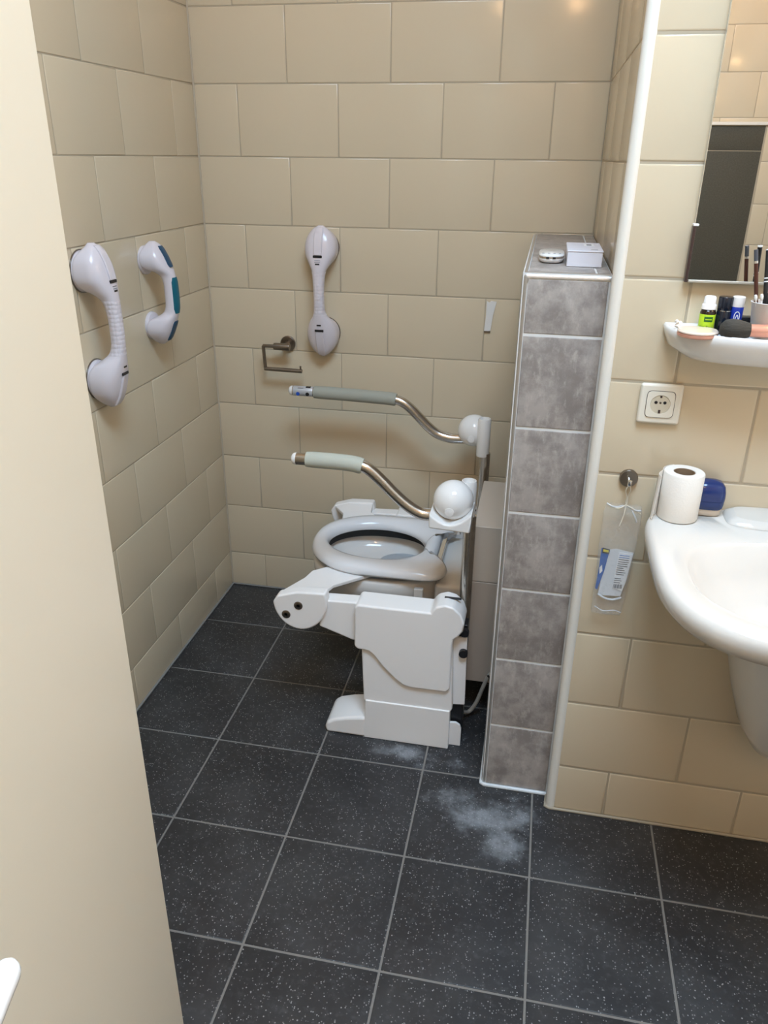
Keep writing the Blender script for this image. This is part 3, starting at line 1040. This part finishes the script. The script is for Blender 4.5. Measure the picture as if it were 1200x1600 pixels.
link('base', rings_mesh('base', [sup(.020, .058, 0.0005), sup(.025, .066, .003), sup(.028, .070, .007), sup(.028, .070, .010)], True, True, 50), M_wplastic, rm)
link('band', rings_mesh('band', [sup(.0275, .0695, .010), sup(.0275, .0695, .0145)], True, True, 50), M_steel, rm)
link('top_shell', rings_mesh('top_shell', [sup(.028, .070, .0145), sup(.028, .070, .0165), sup(.026, .066, .0185), sup(.0, .0, .019)], True, False, 50), M_wgloss, rm)
for i in range(4):
    lathe('button', [(0.0028, 0.0), (0.0028, 0.001), (0.0, 0.0012)], M_grey_print, rm, (-0.018 + 0.012 * i, -0.040, 0.0186), n=12, cap1=False)
for xx in (-0.008, 0.006):
    box('port', (xx - .003, -0.0712, .0105), (xx + .003, -0.0660, .0140), M_black, rm)

cb = thing('carton', 'small white carton on the low wall, right of the remote', 'box', (1.180, -0.692, BZ))
box('body', (-0.036, -0.088, 0.0005), (0.036, 0.085, 0.030), M_boxwhite, cb, 0.0015)
box('lid', (-0.037, -0.0890, 0.030), (0.037, 0.0860, 0.0335), M_boxwhite, cb, 0.0015)
box('printed_patch', (0.0, 0.005, 0.0335), (0.022, 0.060, 0.0338), M_white, cb)
box('printed_emblem', (0.006, 0.018, 0.0338), (0.0165, 0.045, 0.03395), M_grey_print, cb)
box('label_mark', (0.012, -0.070, 0.0335), (0.026, -0.062, 0.0338), M_grey_print, cb)

# ------------------------------------------------------------------ wall socket, hook, bag
so = thing('wall_socket', 'ivory square power socket on the tiles below the shelf', 'socket', (1.350, SY, 1.101))
box('plate', (-0.041, -0.012, -0.041), (0.041, -0.0002, 0.041), M_socket, so, 0.007, 4)

bm = bmesh.new()
N = 40


def sq(a_, n=N, e=7):
    return [(a_ * abs(math.cos(2 * PI * i / n)) ** (2 / e) * (1 if math.cos(2 * PI * i / n) >= 0 else -1),
             a_ * abs(math.sin(2 * PI * i / n)) ** (2 / e) * (1 if math.sin(2 * PI * i / n) >= 0 else -1)) for i in range(n)]


def circ(r, n=N):
    return [(r * math.cos(2 * PI * i / n), r * math.sin(2 * PI * i / n)) for i in range(n)]


rg = [[(x, -0.011, z) for x, z in sq(.0268)], [(x, -0.0142, z) for x, z in sq(.0264)], [(x, -0.0142, z) for x, z in circ(.0195)], [(x, -0.0125, z) for x, z in circ(.0188)]]
link('face', rings_mesh('face', rg, False, True, 40), M_socket, so)
link('joint_line', rings_mesh('joint_line', [[(x, -0.0110, z) for x, z in sq(.0276)], [(x, -0.0124, z) for x, z in sq(.0276)]], False, True, 40), M_darkmir, so)
lathe('recess', [(0.0186, -0.0127), (0.0186, -0.0129), (0.0, -0.0129)], M_socket_in, so, n=36, cap1=False, axis='y')
for (xx, zz, rr_) in ((-.0085, .004, .0032), (.0085, .004, .0032), (0.0, .0035, .0022)):
    lathe('pin_hole', [(rr_, -0.0128), (rr_, -0.0132), (0.0, -0.0132)], M_black if rr_ > .003 else M_steel_dk, so, (xx, 0, zz), n=16, cap1=False, axis='y')
box('earth_clip', (-.0022, -0.0140, -.0180), (.0022, -0.0128, -.0110), M_darkmir, so)
box('earth_clip', (-.0018, -0.0140, .0140), (.0018, -0.0128, .0178), M_darkmir, so)

hk = thing('wall_hook', 'round steel robe hook on the tiles holding the plastic bag', 'hook', (1.312, SY, 0.937))
lathe('rosette', [(0.0185, -0.0002), (0.019, -0.003), (0.019, -0.008), (0.0175, -0.010), (0.006, -0.010)], M_steel_dk, hk, n=32, axis='y')
hkp = catmull([(0, -0.010, 0.0), (0, -0.020, -0.004), (0, -0.030, -0.006), (0, -0.036, 0.0), (0, -0.037, 0.006)], 4)
tube('peg', hkp, 0.0045, M_chrome, hk, n=14)

bag = thing('plastic_bag', 'clear drawstring plastic bag with printed cards hanging from the hook', 'bag', (1.308, SY, 0.60))


def bag_rings():
    rings = []
    Z = [(0.012, .030, .004, -.003), (0.018, .033, .007, -.003), (0.06, .035, .011, -.002), (0.11, .036, .013, 0.0), (0.17, .038, .013, .001), (0.22, .040, .011, .002), (0.26, .039, .008, .002), (0.281, .036, .006, .002)]
    rnd = random.Random(3)
    for (z_, w, d, dx) in Z:
        r_ = []
        for i in range(40):
            a = 2 * PI * i / 40
            k = 1 + rnd.uniform(-.05, .05)
            r_.append((dx + w * math.cos(a) * k, -0.0165 - d * math.sin(a) * (1 + rnd.uniform(-.12, .12)), z_ + rnd.uniform(-.002, .002)))
        rings.append(r_)
    return rings


link('film', rings_mesh('film', bag_rings(), True, False, 180), M_clear, bag)
bm = bmesh.new()
ha = []
for i in range(24):
    u = i / 23
    ha.append((-0.034 + 0.070 * u, -0.020 - .004 * math.sin(u * 9), 0.278 - 0.006 * abs(math.sin(u * 5)) + (.004 if u < .5 else 0)))
M_film_white = new_mat('milky_film', (0.80, 0.81, 0.82), 0.15)
M_film_white.node_tree.nodes['Principled BSDF'].inputs['Alpha'].default_value = 0.55
tube('hem', ha, 0.0020, M_film_white, bag, n=8)
fo = catmull([(-0.027, -0.0235, 0.064), (-0.012, -0.0255, 0.056), (0.006, -0.025, 0.0535), (0.024, -0.0235, 0.060)], 5)
tube('fold', fo, 0.0026, M_film_white, bag, n=8)
fo = catmull([(-0.030, -0.021, 0.030), (-0.010, -0.024, 0.022), (0.012, -0.024, 0.026), (0.028, -0.021, 0.020)], 5)
tube('fold', fo, 0.0012, M_film_white, bag, n=8)
fo = catmull([(0.018, -0.0235, 0.272), (0.026, -0.026, 0.258), (0.031, -0.0245, 0.246)], 5)
tube('fold', fo, 0.0018, M_film_white, bag, n=8)
st = catmull([(0.0035, -0.034, 0.3335), (0.008, -0.030, 0.320), (0.006, -0.024, 0.300), (0.005, -0.0225, 0.284), (-0.012, -0.024, 0.274), (-0.033, -0.021, 0.281)], 5)
tube('drawstring', st, 0.0012, M_string, bag, n=8)
st = catmull([(0.0035, -0.034, 0.3335), (-0.001, -0.030, 0.318), (0.004, -0.024, 0.300), (0.005, -0.0225, 0.284), (0.020, -0.024, 0.276), (0.037, -0.021, 0.264)], 5)
tube('drawstring', st, 0.0012, M_string, bag, n=8)
tube('drawstring', [(0.005, -0.0225, 0.284), (0.003, -0.027, 0.262), (-0.003, -0.028, 0.235)], 0.0012, M_string, bag, n=8)


def card(name, pts, y, mat, th=0.0006, parent=bag):
    bm = bmesh.new()
    a = [bm.verts.new((p[0], y, p[1])) for p in pts]
    c = [bm.verts.new((p[0], y + th, p[1])) for p in pts]
    bm.faces.new(a)
    bm.faces.new(c)
    for i in range(len(pts)):
        j = (i + 1) % len(pts)
        bm.faces.new((a[i], a[j], c[j], c[i]))
    return link(name, from_bm(name, bm), mat, parent)


card('white_card', [(-0.016, 0.172), (-0.001, 0.176), (0.036, 0.170), (0.030, 0.100), (0.022, 0.060), (-0.026, 0.058), (-0.024, 0.10)], -0.0180, new_mat('milky_white_pouch', (0.72, 0.74, 0.76), 0.4))
bl = card('blue_card', [(-0.032, 0.176), (-0.014, 0.173), (-0.020, 0.120), (-0.029, 0.072), (-0.034, 0.075), (-0.032, 0.120)], -0.0196, M_bluelabel)
card('card_emblem', [(-0.030, 0.177), (-0.014, 0.174), (-0.0145, 0.163), (-0.0295, 0.164)], -0.0203, M_black, 0.0005)
card('card_emblem', [(-0.028, 0.1735), (-0.0165, 0.172), (-0.0165, 0.167), (-0.028, 0.168)], -0.0209, M_yellow, 0.0005)
card('card_swirl', [(-0.031, 0.128), (-0.026, 0.135), (-0.0235, 0.120), (-0.029, 0.112)], -0.0203, M_white, 0.0005)
lb = card('label_sheet', [(0.006, 0.169), (0.035, 0.167), (0.028, 0.095), (0.024, 0.074), (0.002, 0.080)], -0.0192, M_white)
rnd = random.Random(5)
for i in range(14):
    zz = 0.163 - i * 0.0052
    x0_ = 0.0075 - i * 0.0003
    w_ = (0.024 - i * 0.0004) * rnd.uniform(.65, 1.0)
    if i == 10:
        continue
    card('print_line', [(x0_, zz), (x0_ + w_, zz - .0004), (x0_ + w_, zz - .0018), (x0_, zz - .0014)], -0.0198, M_bluetext if i < 2 else M_dkgrey, 0.0004)
for i in range(9):
    card('barcode_bar', [(0.004 + i * .0021, .0905), (0.004 + i * .0021 + (.0012 if i % 3 else .0007), .0903), (0.004 + i * .0021 + (.0012 if i % 3 else .0007) - .0004, .0800), (0.004 + i * .0021 - .0004, .0802)], -0.0198, M_black, 0.0004)

# ------------------------------------------------------------------ mirror
mi = thing('mirror', 'large frameless wall mirror above the shelf', 'mirror', (1.66, SY, 1.343))
box('backing', (-0.300, -0.012, 0.002), (0.34, -0.0005, 0.70), M_trim, mi)
box('glass', (-0.301, -0.018, 0.0), (0.341, -0.012, 0.70), M_mirror, mi, 0.0008)
box('bottom_rail', (-0.297, -0.019, -0.0045), (0.337, -0.004, 0.0), new_mat('pale_metal_rail', (0.62, 0.58, 0.50), 0.35, 0.5), mi, 0.001)
box('edge_strip', (-0.304, -0.022, -0.004), (-0.2985, -0.006, 0.094), M_darkmir, mi, 0.001)
box('strip_cap', (-0.304, -0.023, 0.094), (-0.2945, -0.006, 0.098), M_white, mi, 0.001)

# warm lamp beside the mirror top, outside the frame
wl = thing('wall_lamp', 'warm glass wall lamp above and right of the mirror', 'lamp', (2.06, SY, 2.00))
lathe('mount', [(0.045, -0.0002), (0.045, -0.012), (0.012, -0.02), (0.012, -0.06)], M_chrome, wl, n=28, axis='y')
lathe('shade', [(0.012, 0.055), (0.022, 0.05), (0.030, 0.0), (0.028, -0.055), (0.0, -0.06)], M_lampglass, wl, (0, -0.075, 0), n=28, cap1=False)
pl = bpy.data.lights.new('wall_lamp_bulb', 'POINT')
pl.energy = 10
pl.color = (1.0, 0.62, 0.30)
pl.shadow_soft_size = 0.06
po = bpy.data.objects.new('wall_lamp_bulb', pl)
po.location = (2.06, SY - 0.14, 1.99)
C.objects.link(po)

# unseen ceiling lamp added behind the camera as warm fill for the shadows
cl = thing('fill_ceiling_lamp', 'unseen round ceiling lamp added behind the doorway as warm fill', 'lamp', (1.30, -3.35, CEIL))
lathe('base', [(0.13, 0.0), (0.13, -0.02), (0.12, -0.022)], M_white, cl, n=36)
lathe('bowl', [(0.12, -0.022), (0.115, -0.04), (0.08, -0.06), (0.0, -0.068)], M_lampglass, cl, n=36, cap1=False)
pl = bpy.data.lights.new('fill_ceiling_bulb', 'POINT')
pl.energy = 18
pl.color = (1.0, 0.58, 0.28)
pl.shadow_soft_size = 0.10
po = bpy.data.objects.new('fill_ceiling_bulb', pl)
po.location = (1.30, -3.35, CEIL - 0.19)
C.objects.link(po)

# unseen ceiling spot added over the toilet to warm the niche light
dl = thing('fill_downlight', 'small unseen ceiling spot added over the toilet as warm fill', 'lamp', (0.50, -0.62, CEIL))
lathe('rim', [(0.055, -0.0005), (0.055, -0.008), (0.045, -0.010)], M_chrome, dl, n=32)
lathe('glass', [(0.044, -0.008), (0.03, -0.013), (0.0, -0.015)], M_lampglass, dl, n=32, cap1=False)
pl = bpy.data.lights.new('fill_downlight_bulb', 'POINT')
pl.energy = 2.5
pl.color = (1.0, 0.52, 0.22)
pl.shadow_soft_size = 0.12
po = bpy.data.objects.new('fill_downlight_bulb', pl)
po.location = (0.50, -0.62, CEIL - 0.16)
C.objects.link(po)

# ------------------------------------------------------------------ porcelain shelf and what stands on it
SH = 1.253
shf = thing('porcelain_shelf', 'white porcelain shelf under the mirror crowded with toiletries', 'shelf', (1.64, SY, SH))


def shelf_out(a_, b_, z, yb=0.0003, n=64, e=3.0):
    p = []
    for i in range(n + 1):
        a = PI + PI * i / n
        c, s = math.cos(a), math.sin(a)
        p.append((a_ * abs(c) ** (2 / e) * (1 if c >= 0 else -1), -yb - (b_ - yb) * abs(s) ** (2 / e), z))
    return p


rg = [shelf_out(.225, .05, -.058), shelf_out(.262, .090, -.050), shelf_out(.296, .126, -.028), shelf_out(.304, .136, -.008), shelf_out(.306, .138, .003), shelf_out(.303, .135, .008),
      shelf_out(.297, .129, .007, .006), shelf_out(.291, .123, .001, .011), shelf_out(.286, .118, .0, .014)]
link('tray', rings_mesh('tray', rg, True, True, 70), M_porc, shf)

# compact
cp = thing('powder_compact', 'flat round rose-gold powder compact at the shelf left end', 'compact', (1.383, -1.022, SH + 0.0006))
lathe('case', [(0.033, 0.0), (0.0355, 0.002), (0.0355, 0.006), (0.034, 0.007)], M_rose, cp, n=36)
lathe('lid', [(0.034, 0.0072), (0.0355, 0.008), (0.0355, 0.010), (0.033, 0.0125), (0.0, 0.013)], M_blush, cp, n=36, cap1=False)

def bottle(label, loc, body, mat_body, cap, mat_cap, extra=()):
    o = thing('small_bottle', label, 'bottle', loc, 0, 'small bottles on the shelf')
    lathe('body', body, mat_body, o, n=30)
    lathe('cap', cap, mat_cap, o, n=30)
    for nm, pr_, mm in extra:
        lathe(nm, pr_, mm, o, n=30, cap0=False, cap1=False)
    return o


g1 = bottle('little dark bottle with lime green label and white cap', (1.402, -0.985, SH + 0.0006),
            [(0.0125, 0.0), (0.0138, 0.0015), (0.0138, 0.038), (0.012, 0.042), (0.009, 0.044)], M_amber,
            [(0.0128, 0.0435), (0.0128, 0.051), (0.0118, 0.0525), (0.0110, 0.053), (0.0102, 0.0645), (0.0085, 0.0665), (0.0, 0.067)], M_wplastic,
            [('label', [(0.01395, 0.004), (0.01405, 0.0042), (0.01405, 0.0345), (0.01395, 0.0347)], M_lime)])
# patch and print on the label, turned to the room


def curved(name, r, a0, a1, z0, z1, mat, parent, n=8):
    rings = []
    for k in range(n + 1):
        a = a0 + (a1 - a0) * k / n
        c, s = math.cos(a), math.sin(a)
        rings.append([(r * c, r * s, z0), ((r + .0003) * c, (r + .0003) * s, z0), ((r + .0003) * c, (r + .0003) * s, z1), (r * c, r * s, z1)])
    return link(name, rings_mesh(name, rings, True, True, 40), mat, parent)


FR = -PI / 2 - 0.18
curved('label_patch', 0.01405, FR - .35, FR + .75, .022, .031, M_dkgreen, g1)
lines = text('label_text', 'Tea Tree', 0.0062, M_dkgreen, g1, Matrix.Translation((-0.0025, -0.0146, 0.0125)) @ Matrix.Rotation(-0.18, 4, 'Z') @ Matrix.Rotation(PI / 2, 4, 'X'))
curved('label_line', 0.01440, FR - .2, FR + .6, .0255, .0270, M_lime, g1)

g2 = bottle('little blue-black bottle with silver ring and black cap', (1.430, -0.982, SH + 0.0006),
            [(0.0120, 0.0), (0.0132, 0.0015), (0.0132, 0.040), (0.0125, 0.041)], M_navyblk,
            [(0.0128, 0.0425), (0.0130, 0.043), (0.0130, 0.0645), (0.0120, 0.066), (0.0, 0.066)], M_navyblk,
            [('ring', [(0.0128, 0.041), (0.0133, 0.0412), (0.0133, 0.0424), (0.0128, 0.0426)], M_chrome)])
g3 = bottle('slim cobalt blue tube with white cap and oval emblem', (1.4515, -0.983, SH + 0.0006),
            [(0.0100, 0.0), (0.0110, 0.0015), (0.0110, 0.049), (0.0108, 0.0495)], M_cobalt,
            [(0.0108, 0.0495), (0.0110, 0.050), (0.0108, 0.0665), (0.0098, 0.0675), (0.0, 0.0675)], M_wplastic)
ov = []
for i in range(25):
    a = 2 * PI * i / 24
    th = FR + 0.10 + 0.42 * math.cos(a)
    ov.append((0.0112 * math.cos(th), 0.0112 * math.sin(th), 0.033 + 0.0085 * math.sin(a)))
tube('oval_emblem', ov, 0.0007, M_white, g3, n=6)
ov = []
for i in range(9):
    u = i / 8
    th = FR + 0.10 - 0.2 + 0.45 * u
    ov.append((0.0112 * math.cos(th), 0.0112 * math.sin(th), 0.028 + 0.008 * math.sin(u * PI)))
tube('emblem_stroke', ov, 0.0006, M_white, g3, n=6)

sb = thing('small_black_box', 'small glossy black case standing between blue tube and white cup', 'case', (1.474, -0.968, SH + 0.0006))
box('case', (-0.0115, -0.011, 0.0), (0.0105, 0.011, 0.024), M_black, sb, 0.0015)
box('case_lid', (-0.0115, -0.011, 0.0245), (0.0105, 0.011, 0.030), M_black, sb, 0.0015)

bf = thing('makeup_brush', 'fat dark-bristled makeup brush with rose-gold handle lying on the shelf', 'brush', (1.416, -1.040, SH + 0.0185))
lathe('bristles', [(0.002, 0.0), (0.009, 0.001), (0.0165, 0.008), (0.0190, 0.018), (0.0180, 0.030), (0.0125, 0.050)], M_bristle, bf, n=26, smooth=70, axis='x')
lathe('ferrule', [(0.0100, 0.049), (0.0112, 0.050), (0.0112, 0.085), (0.010, 0.087)], M_rose, bf, n=26, axis='x')
lathe('handle', [(0.0100, 0.087), (0.0105, 0.089), (0.009, 0.14), (0.006, 0.16), (0.0, 0.163)], M_blush, bf, n=26, cap1=False, axis='x')

cupx, cupy = 1.5015, -1.004
cu = thing('white_cup', 'white plastic cup holding makeup pencils and cotton buds on the shelf', 'cup', (cupx, cupy, SH + 0.0006))
lathe('body', [(0.0235, 0.0), (0.0245, 0.001), (0.0325, 0.0610), (0.0338, 0.0625), (0.0322, 0.0632), (0.0310, 0.061), (0.0232, 0.003), (0.0, 0.003)], M_cup, cu, n=40, cap1=False)


def stick(name, label, cat, p0, p1, segs, group=None):
    """segs: list of (t0, t1, radius, part name, material) along p0-p1"""
    o = thing(name, label, cat, p0, 0, group)
    d = Vector(p1) - Vector(p0)
    for (a, c, r_, nm, mm) in segs:
        tube(nm, [d * a, d * (a + 0.001), d * (c - 0.001), d * c], [r_ * .9, r_, r_, r_ * .9], mm, o, n=14)
    return o


CZ = SH + 0.006
stick('makeup_pencil', 'dark brown makeup pencil with a grey cap in the cup', 'pencil', (1.487, -1.004, CZ), (1.462, -0.990, 1.403),
      [(0, .84, .0036, 'shaft', M_brown), (.84, .87, .0038, 'ferrule', M_chrome), (.87, 1.0, .0037, 'cap', new_mat('grey_blue_cap', (.07, .075, .09), .35))], 'makeup sticks in the cup')
p2 = stick('makeup_pencil', 'black eyeliner pencil with white marks leaning right in the cup', 'pencil', (1.497, -1.012, CZ), (1.4835, -0.985, 1.404),
           [(0, 1.0, .0042, 'shaft', M_black), (.62, .635, .0044, 'band', M_white), (.66, .675, .0044, 'band', M_white), (.985, 1.0, .0044, 'band', M_white)], 'makeup sticks in the cup')
stick('lip_liner', 'short burgundy makeup stick at the cup right side', 'pencil', (1.512, -1.002, CZ), (1.506, -0.984, 1.375),
      [(0, 1.0, .0050, 'shaft', new_mat('burgundy', (.035, .008, .015), .3))], 'makeup sticks in the cup')
stick('mascara_tube', 'thick black mascara tube with silver rim in the cup', 'mascara', (1.502, -1.017, CZ), (1.494, -1.021, 1.338),
      [(0, .96, .0062, 'tube', M_black), (.96, 1.0, .0064, 'rim', M_chrome)], 'makeup sticks in the cup')
for i, (a, c) in enumerate((((1.486, -1.018, CZ), (1.4695, -1.018, 1.330)), ((1.489, -1.024, CZ), (1.4775, -1.026, 1.333)))):
    o = stick('cotton_bud', ('left', 'right')[i] + ' one of the two white cotton buds in the cup', 'cotton bud', a, c,
              [(0, .88, .0012, 'stem', M_white)], 'cotton buds in the cup')
    d = Vector(c) - Vector(a)
    tube('cotton_tip', [d * .84, d * .88, d * .94, d * .99, d * 1.0], [.0012, .0026, .0030, .0022, .0006], M_cotton, o, n=12)

crumb = thing('crumpled_tissue', 'tiny crumpled white tissue scrap on the shelf left rim', 'tissue', (1.350, -0.998, SH + 0.0092))
for (dx, dy, dz, r_) in ((0, 0, .004, .005), (.004, .003, .008, .0045), (-.002, -.002, .012, .004)):
    bm = bmesh.new()
    bmesh.ops.create_icosphere(bm, subdivisions=2, radius=r_)
    rnd = random.Random(int(dz * 1e4))
    for v_ in bm.verts:
        v_.co *= rnd.uniform(.7, 1.15)
        v_.co += Vector((dx, dy, dz))
    link('fold', from_bm('fold', bm, 30), M_paper, crumb)

# ------------------------------------------------------------------ wash basin
RZ = 0.880
bs = thing('wash_basin', 'white porcelain wash basin hung on the tiled wall at right', 'basin', (1.645, SY, RZ))


def bas(cx, cy, ax, af, ab, z, nf=3.0, nb=6.0, n=80):
    p = []
    for i in range(n):
        a = 2 * PI * i / n
        c, s = math.cos(a), math.sin(a)
        e = nb if s > 0 else nf
        x = ax * abs(c) ** (2 / e) * (1 if c >= 0 else -1)
        y = (ab if s > 0 else -af) * abs(s) ** (2 / e)
        p.append((cx + x, cy + y, z))
    return p


yc = -0.245
outer = [bas(.05, -0.13, .12, .13, .129, -.215), bas(.05, -0.15, .15, .15, .149, -.195), bas(.04, -0.18, .20, .175, .179, -.145), bas(.02, -0.21, .250, .215, .209, -.085),
         bas(0, yc, .288, .262, .2445, -.050), bas(0, yc, .300, .274, .2445, -.034), bas(0, yc, .302, .276, .2445, -.014), bas(0, yc, .297, .271, .2445, -.001), bas(0, yc, .288, .262, .2445, .001)]
inner = [bas(0, -.285, .250, .185, .150, -.001, 2.6, 2.8), bas(0, -.285, .240, .176, .142, -.010, 2.5, 2.7), bas(0, -.285, .215, .155, .125, -.055, 2.4, 2.5), bas(0, -.28, .165, .12, .10, -.110, 2.2, 2.3),
         bas(0, -.275, .09, .070, .06, -.138, 2, 2), bas(0, -.275, .025, .025, .025, -.145, 2, 2)]
link('basin_bowl', rings_mesh('basin_bowl', outer + inner, True, True, 70), M_basin, bs)
ldg = [bas(.050, -.045, .190, .045, .0445, .0005, 4, 8), bas(.050, -.045, .186, .040, .0445, .008, 4, 8), bas(.050, -.045, .170, .030, .0445, .013, 4, 8)]
link('back_ledge', rings_mesh('back_ledge', ldg, True, True, 70), M_basin, bs)
lathe('drain', [(0.024, -.1445), (0.024, -.1425), (0.018, -.141), (0.0, -.1405)], M_chrome, bs, (0, -.275, 0), n=28, cap1=False)
lathe('overflow', [(0.010, 0.0), (0.010, -.003), (0.006, -.003)], M_chrome, bs, (0, -.152, -.045), n=22, axis='y')

sc = thing('siphon_cover', 'white porcelain half pedestal under the wash basin', 'pedestal', (1.700, SY, 0.660))
rg = []
for (z_, w, d) in ((-.345, .022, .06), (-.335, .042, .09), (-.29, .068, .125), (-.20, .098, .16), (-.10, .124, .19), (0.0, .142, .205)):
    rg.append([(w * abs(math.cos(a)) ** .85 * (1 if math.cos(a) >= 0 else -1), -0.0005 - d * abs(math.sin(a)) ** .85, z_) for a in [PI * i / 36 for i in range(37)]])
link('shell', rings_mesh('shell', rg, True, True, 70), M_porc, sc)

tap = thing('basin_tap', 'chrome mixer tap at the back of the wash basin', 'tap', (1.66, -1.002, RZ + 0.0005))
lathe('body', [(0.026, 0.002), (0.025, 0.006), (0.021, 0.010), (0.021, 0.09), (0.0, 0.095)], M_chrome, tap, n=28, cap1=False)
tube('spout', catmull([(0, -.01, .055), (0, -.06, .075), (0, -.11, .072), (0, -.125, .055)], 5), 0.011, M_chrome, tap, n=16)
tube('lever', [(0, 0, .095), (0, .002, .108), (0, -.03, .125), (0, -.075, .14)], [.016, .014, .008, .006], M_chrome, tap, n=14)
tap.location.z = RZ + 0.0115

# toilet roll with loose tail
rl = thing('toilet_roll', 'white toilet paper roll standing on the basin corner, tail loose', 'toilet roll', (1.410, -0.993, RZ + 0.0022))
lathe('paper', [(0.0385, 0.0), (0.0395, 0.002), (0.0395, 0.096), (0.038, 0.098), (0.0215, 0.098), (0.0205, 0.096), (0.0205, 0.002), (0.0215, 0.0), (0.0385, 0.0)], M_paper, rl, n=56, cap0=False, cap1=False)
lathe('core', [(0.0202, 0.0005), (0.0202, 0.0972), (0.0192, 0.0972), (0.0192, 0.0005), (0.0202, 0.0005)], M_card, rl, n=40, cap0=False, cap1=False)
rings = []
for i in range(15):
    u = i / 14
    if u < .4:
        a = PI * (.62 + .38 * u / .4)
        x, y = 0.0402 * math.cos(a), 0.0402 * math.sin(a)
    else:
        k = (u - .4) / .6
        x, y = -0.0402 - 0.010 * math.sin(k * PI * .8), -0.030 * k
    drop = 0.0 if u < .4 else (u - .4) / .6
    rings.append([(x - .006 * drop, y, .002 - .0 * drop), (x, y, .098 - .004 * drop), (x - .0006, y + .0003, .098 - .004 * drop), (x - .006 * drop - .0006, y + .0003, .002)])
link('loose_sheet', rings_mesh('loose_sheet', rings, True, True, 60), M_paper, rl)

sd = thing('soap_box', 'navy blue plastic soap box behind the toilet roll', 'soap box', (1.4700, -0.9610, RZ + 0.0020))


def rr(ax, ay, z):
    return sup(ax, ay, z, 3.6, 44)


link('foot', rings_mesh('foot', [rr(.024, .016, 0.0), rr(.027, .019, .003), rr(.027, .019, .014)], True, True, 50), new_mat('beige_soap_tray', (.66, .54, .42), .4), sd)
link('tray', rings_mesh('tray', [rr(.027, .020, .0142), rr(.030, .0225, .018), rr(.0312, .0235, .026), rr(.0312, .0235, .033)], True, True, 50), M_blue, sd)
link('lid', rings_mesh('lid', [rr(.0317, .0240, .0335), rr(.032, .0242, .040), rr(.0312, .0236, .052), rr(.0285, .021, .063), rr(.022, .015, .070), rr(.012, .008, .0735), rr(.0, .0, .0745)], True, False, 50), M_blue, sd)


# ------------------------------------------------------------------ third level: pieces that sit on a part
def base(n):
    return n.split('.')[0]


def sub(kids, host):
    for k in kids:
        if k.parent is None or k is host:
            continue
        top = k.parent
        if k.matrix_parent_inverse == Matrix.Identity(4):      # plain child: local coordinates of the thing
            hm = host.matrix_basis if host.matrix_parent_inverse == Matrix.Identity(4) else host.matrix_parent_inverse @ host.matrix_basis
            k.parent = host
            k.matrix_parent_inverse = hm.inverted()
        else:                                                  # kept its world coordinates
            k.parent = host
            k.matrix_parent_inverse = host.matrix_basis.inverted()


def kids(t, *names):
    return [c for c in t.children if base(c.name) in names]


for arm_ in kids(lift, 'armrest'):
    yy = sum((v.co.y for v in arm_.data.vertices)) / len(arm_.data.vertices)

    def same(o):
        return abs(sum(((o.matrix_basis @ v.co).y for v in o.data.vertices)) / len(o.data.vertices) - yy) < 0.1
    sub([c for c in kids(lift, 'grip', 'end_cap', 'control_sleeve', 'control_button', 'control_mark', 'control_switch') if same(c)], arm_)
for a_, b_ in (('hub', ('hub_button',)), ('side_cover', ('cover_slot',)), ('hinge_cover', ('screw',)), ('mast', ('pivot',))):
    for h in kids(lift, a_):
        my = sum(((h.matrix_basis @ v.co).y for v in h.data.vertices)) / len(h.data.vertices)
        sub([c for c in kids(lift, *b_) if abs((c.matrix_basis @ c.data.vertices[0].co).y - my) < 0.12], h)
sub(kids(lift, 'hinge_screw'), kids(lift, 'hinge_bracket')[0])
sub(kids(bag, 'print_line', 'barcode_bar'), lb)
sub(kids(bag, 'card_emblem', 'card_swirl'), bl)
sub(kids(cb, 'printed_patch', 'printed_emblem', 'label_mark'), kids(cb, 'lid')[0])
sub(kids(rm, 'button'), kids(rm, 'top_shell')[0])
sub(kids(rm, 'port'), kids(rm, 'band')[0])
sub(kids(so, 'pin_hole', 'earth_clip'), kids(so, 'recess')[0])
sub(kids(g1, 'label_patch', 'label_text', 'label_line'), kids(g1, 'label')[0])
sub(kids(g3, 'oval_emblem', 'emblem_stroke'), kids(g3, 'body')[0])
